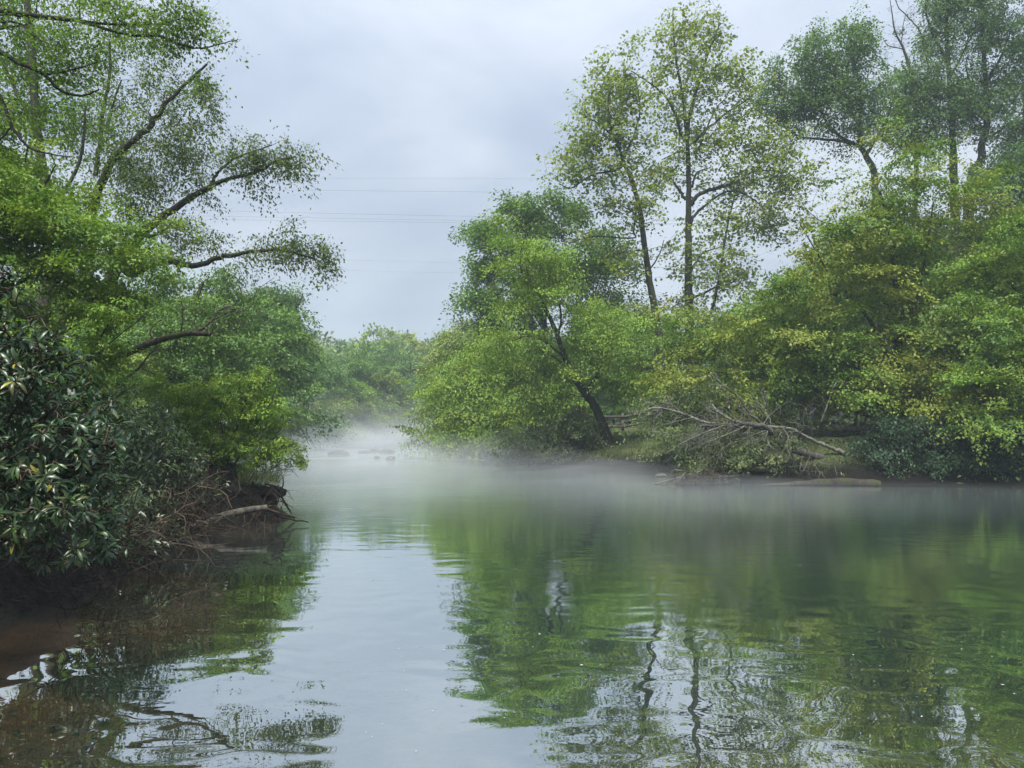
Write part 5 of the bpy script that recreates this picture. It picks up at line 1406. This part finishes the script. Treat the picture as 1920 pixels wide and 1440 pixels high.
fm, n, l, out = new_mat('pale_petal')
d = n.new('ShaderNodeBsdfDiffuse'); d.inputs['Color'].default_value = (.50, .52, .47, 1); l.new(d.outputs[0], out.inputs['Surface'])
ang = np.linspace(0, 6.283, 8, endpoint=False)
pv = np.stack([np.cos(ang), .6 * np.sin(ang), .12 * np.cos(ang * 2)], -1)
pv = np.vstack([pv, [[0, 0, -.05]]])
pq = np.array([(i, (i + 1) % 8, 8) for i in range(8)])
pm = mesh('floating_petal', pv, pq, fm)
fl = [(1091, 1248), (1560, 1117), (1568, 1271), (1570, 1222), (1720, 1222), (1803, 1218), (1803, 1205), (1902, 1302), (1906, 1303), (1728, 1345), (1750, 1346), (1835, 1343), (1700, 1140), (1240, 1062), (1385, 1094), (1600, 1229), (1012, 1190), (1330, 1095), (1205, 1060), (780, 1410), (745, 1302), (955, 1190), (905, 1130), (1450, 1180), (1780, 1230), (1860, 1232), (1880, 1285), (1650, 1250), (1120, 1300), (1180, 1000), (1060, 985), (1300, 1010), (1500, 1060), (1420, 1120), (700, 990), (1186, 912), (860, 975), (640, 1010)]
for i, (px, py) in enumerate(fl):
    D = 1.7 * 1450 / (py - 800) * 1.0
    w = P(px, py, D)
    # slide along the sight line until it meets the water
    k = CAM_H / (CAM_H - w[2]) if w[2] < CAM_H else 1
    o = bpy.data.objects.new('floating_petal', pm); COL.objects.link(o)
    o.location = (w[0] * k, D * k, .006)
    s = (.003 + .010 * rt.random() ** 2) * (1 if py > 1080 else 1.8)
    o.scale = (s, s, s); o.rotation_euler = (0, 0, rt.uniform(0, 6))
    tag(o, 'tiny pale petal drifting on the calm green water', 'petal', 'pale petals floating on the river')

K = 420
lx, ly = rt.uniform(-4.6, -.8, K), rt.uniform(3.4, 6.4, K)
kp = shore_distance(lx, ly) < -.1
lx, ly = lx[kp], ly[kp]; K = len(lx)
gp = np.stack([lx, ly, ground_z(lx, ly) + .012], -1)
v, q = leaf_quads(gp, rt.normal(0, 1, (K, 3)) * np.array([1, 1, .12]), norm(rt.normal(0, .25, (K, 3)) + np.array([0, 0, 1.0])), rt.uniform(.03, .10, K), rt.uniform(.015, .05, K))
lc = np.array([[.02, .013, .008], [.10, .06, .03], [.22, .14, .07], [.05, .045, .02]])[rt.integers(0, 4, K)]
tag(obj('sunken_leaves', mesh('sunken_leaves', v, q, M_LEAF, cols=np.repeat(lc, 4, 0))), 'dead leaves and bark lying on the brown river bed', 'leaf litter', None, 'stuff')
K = 150
ly = rt.uniform(4.2, 20, K); lx = -.7 + .11 * ly + np.sin(ly * .8) * .35 + rt.normal(0, .55, K)
th = np.linspace(0, 6.283, 6, endpoint=False)
V = np.stack([lx[:, None] + np.cos(th) * rt.uniform(.002, .006, K)[:, None], ly[:, None] + np.sin(th) * rt.uniform(.002, .006, K)[:, None], np.full((K, 6), .005)], -1).reshape(-1, 3)
b6 = np.arange(K)[:, None] * 6
Q = np.concatenate([b6 + np.array([0, 1, 2, 3]), b6 + np.array([0, 3, 4, 5])])
tag(obj('foam_flecks', mesh('foam_flecks', V, Q, fm)), 'fine pale foam specks drifting along the current', 'foam', None, 'stuff')

# =================================================================== AIR
def vol_mat(name, dens, colr=(.93, .965, .99)):
    m, n_, l_, o_ = new_mat(name)
    pv_ = n_.new('ShaderNodeVolumePrincipled')
    pv_.inputs['Color'].default_value = (*colr, 1)
    pv_.inputs['Density'].default_value = dens
    pv_.inputs['Anisotropy'].default_value = 0.0
    l_.new(pv_.outputs[0], o_.inputs['Volume'])
    return m


# low mist lying on the river: closed, bumpy sheets of even air stacked on each other
def mist_sheet(seed, top, bot, dens, y0, y1, x0, x1, bump, near=22.0):
    xs_ = np.linspace(x0, x1, 90); ys_ = np.linspace(y0, y1, 110)
    X, Y = np.meshgrid(xs_, ys_)
    p = np.stack([X.ravel(), Y.ravel(), np.full(X.size, seed * 3.3)], -1)
    nzv = vnoise(p, 0.16, seed, 4)
    nzv = 0.5 + (nzv - 0.5) * 2.2
    ex = np.minimum(np.minimum((X - x0), (x1 - X)) / 9.0, np.minimum((Y - y0) / near, (y1 - Y) / 9.0))
    ex = np.clip(ex, 0, 1).ravel()
    ex = ex * ex * (3 - 2 * ex) if near < 12 else ex ** 1.3
    # thinner towards the right bank
    ex = ex * np.clip(1.0 - (X.ravel() - 1.0) / 11.0, 0.22, 1.0)
    zt = bot + 0.012 + (top - bot + bump * (nzv - .5) * 2) * ex
    zt = np.maximum(zt, bot + 0.012)
    vt = np.stack([X.ravel(), Y.ravel(), zt], -1)
    vb = np.stack([X.ravel(), Y.ravel(), np.full(X.size, bot)], -1)
    nx, ny = 90, 110
    f = grid_faces(nx, ny)
    m_ = len(vt)
    fb = f[:, ::-1] + m_
    i = np.arange(nx - 1); a = np.stack([i + 1, i, i + m_, i + 1 + m_], -1)
    i2 = np.arange(nx - 1) + (ny - 1) * nx; b2 = np.stack([i2, i2 + 1, i2 + 1 + m_, i2 + m_], -1)
    j = np.arange(ny - 1) * nx; c = np.stack([j, j + nx, j + nx + m_, j + m_], -1)
    j2 = j + nx - 1; d_ = np.stack([j2 + nx, j2, j2 + m_, j2 + nx + m_], -1)
    o = obj('mist', mesh('mist', np.vstack([vt, vb]), np.vstack([f, fb, a, b2, c, d_]), vol_mat('river_mist', dens), smooth=False))
    tag(o, 'low white mist lying over the river', 'mist', 'layers of river mist', 'stuff')


mist_sheet(1, 0.45, 0.020, 0.024, 9, 118, -48, 36, .75, 24)
mist_sheet(2, 0.95, 0.026, 0.017, 14, 118, -48, 35, 1.25, 26)
mist_sheet(3, 1.4, 0.032, 0.012, 22, 117, -47, 32, 1.1, 20)
mist_sheet(4, 2.2, 0.038, 0.007, 33, 117, -47, 14, 1.5, 20)
mist_sheet(5, 3.4, 0.044, 0.0042, 43, 116, -46, 2, 2.2)
mist_sheet(6, 5.2, 0.050, 0.0022, 48, 116, -46, 0, 3.0)

hb = 360.0
hv = np.array([(x, y, z) for z in (-3.0, 62.0) for y in (-200.0, 520.0) for x in (-hb, hb)])
hv = np.array([(-440, -80, -3.2), (440, -80, -3.2), (440, 480, -3.2), (-440, 480, -3.2), (-440, -80, 64), (440, -80, 64), (440, 480, 64), (-440, 480, 64)], dtype=float)
hq = np.array([(3, 2, 1, 0), (4, 5, 6, 7), (0, 1, 5, 4), (1, 2, 6, 5), (2, 3, 7, 6), (3, 0, 4, 7)])
hz = obj('haze', mesh('haze', hv, hq, vol_mat('humid_air', 0.0010, (.74, .86, .98))))
tag(hz, 'thin humid haze in the air', 'haze', None, 'stuff')
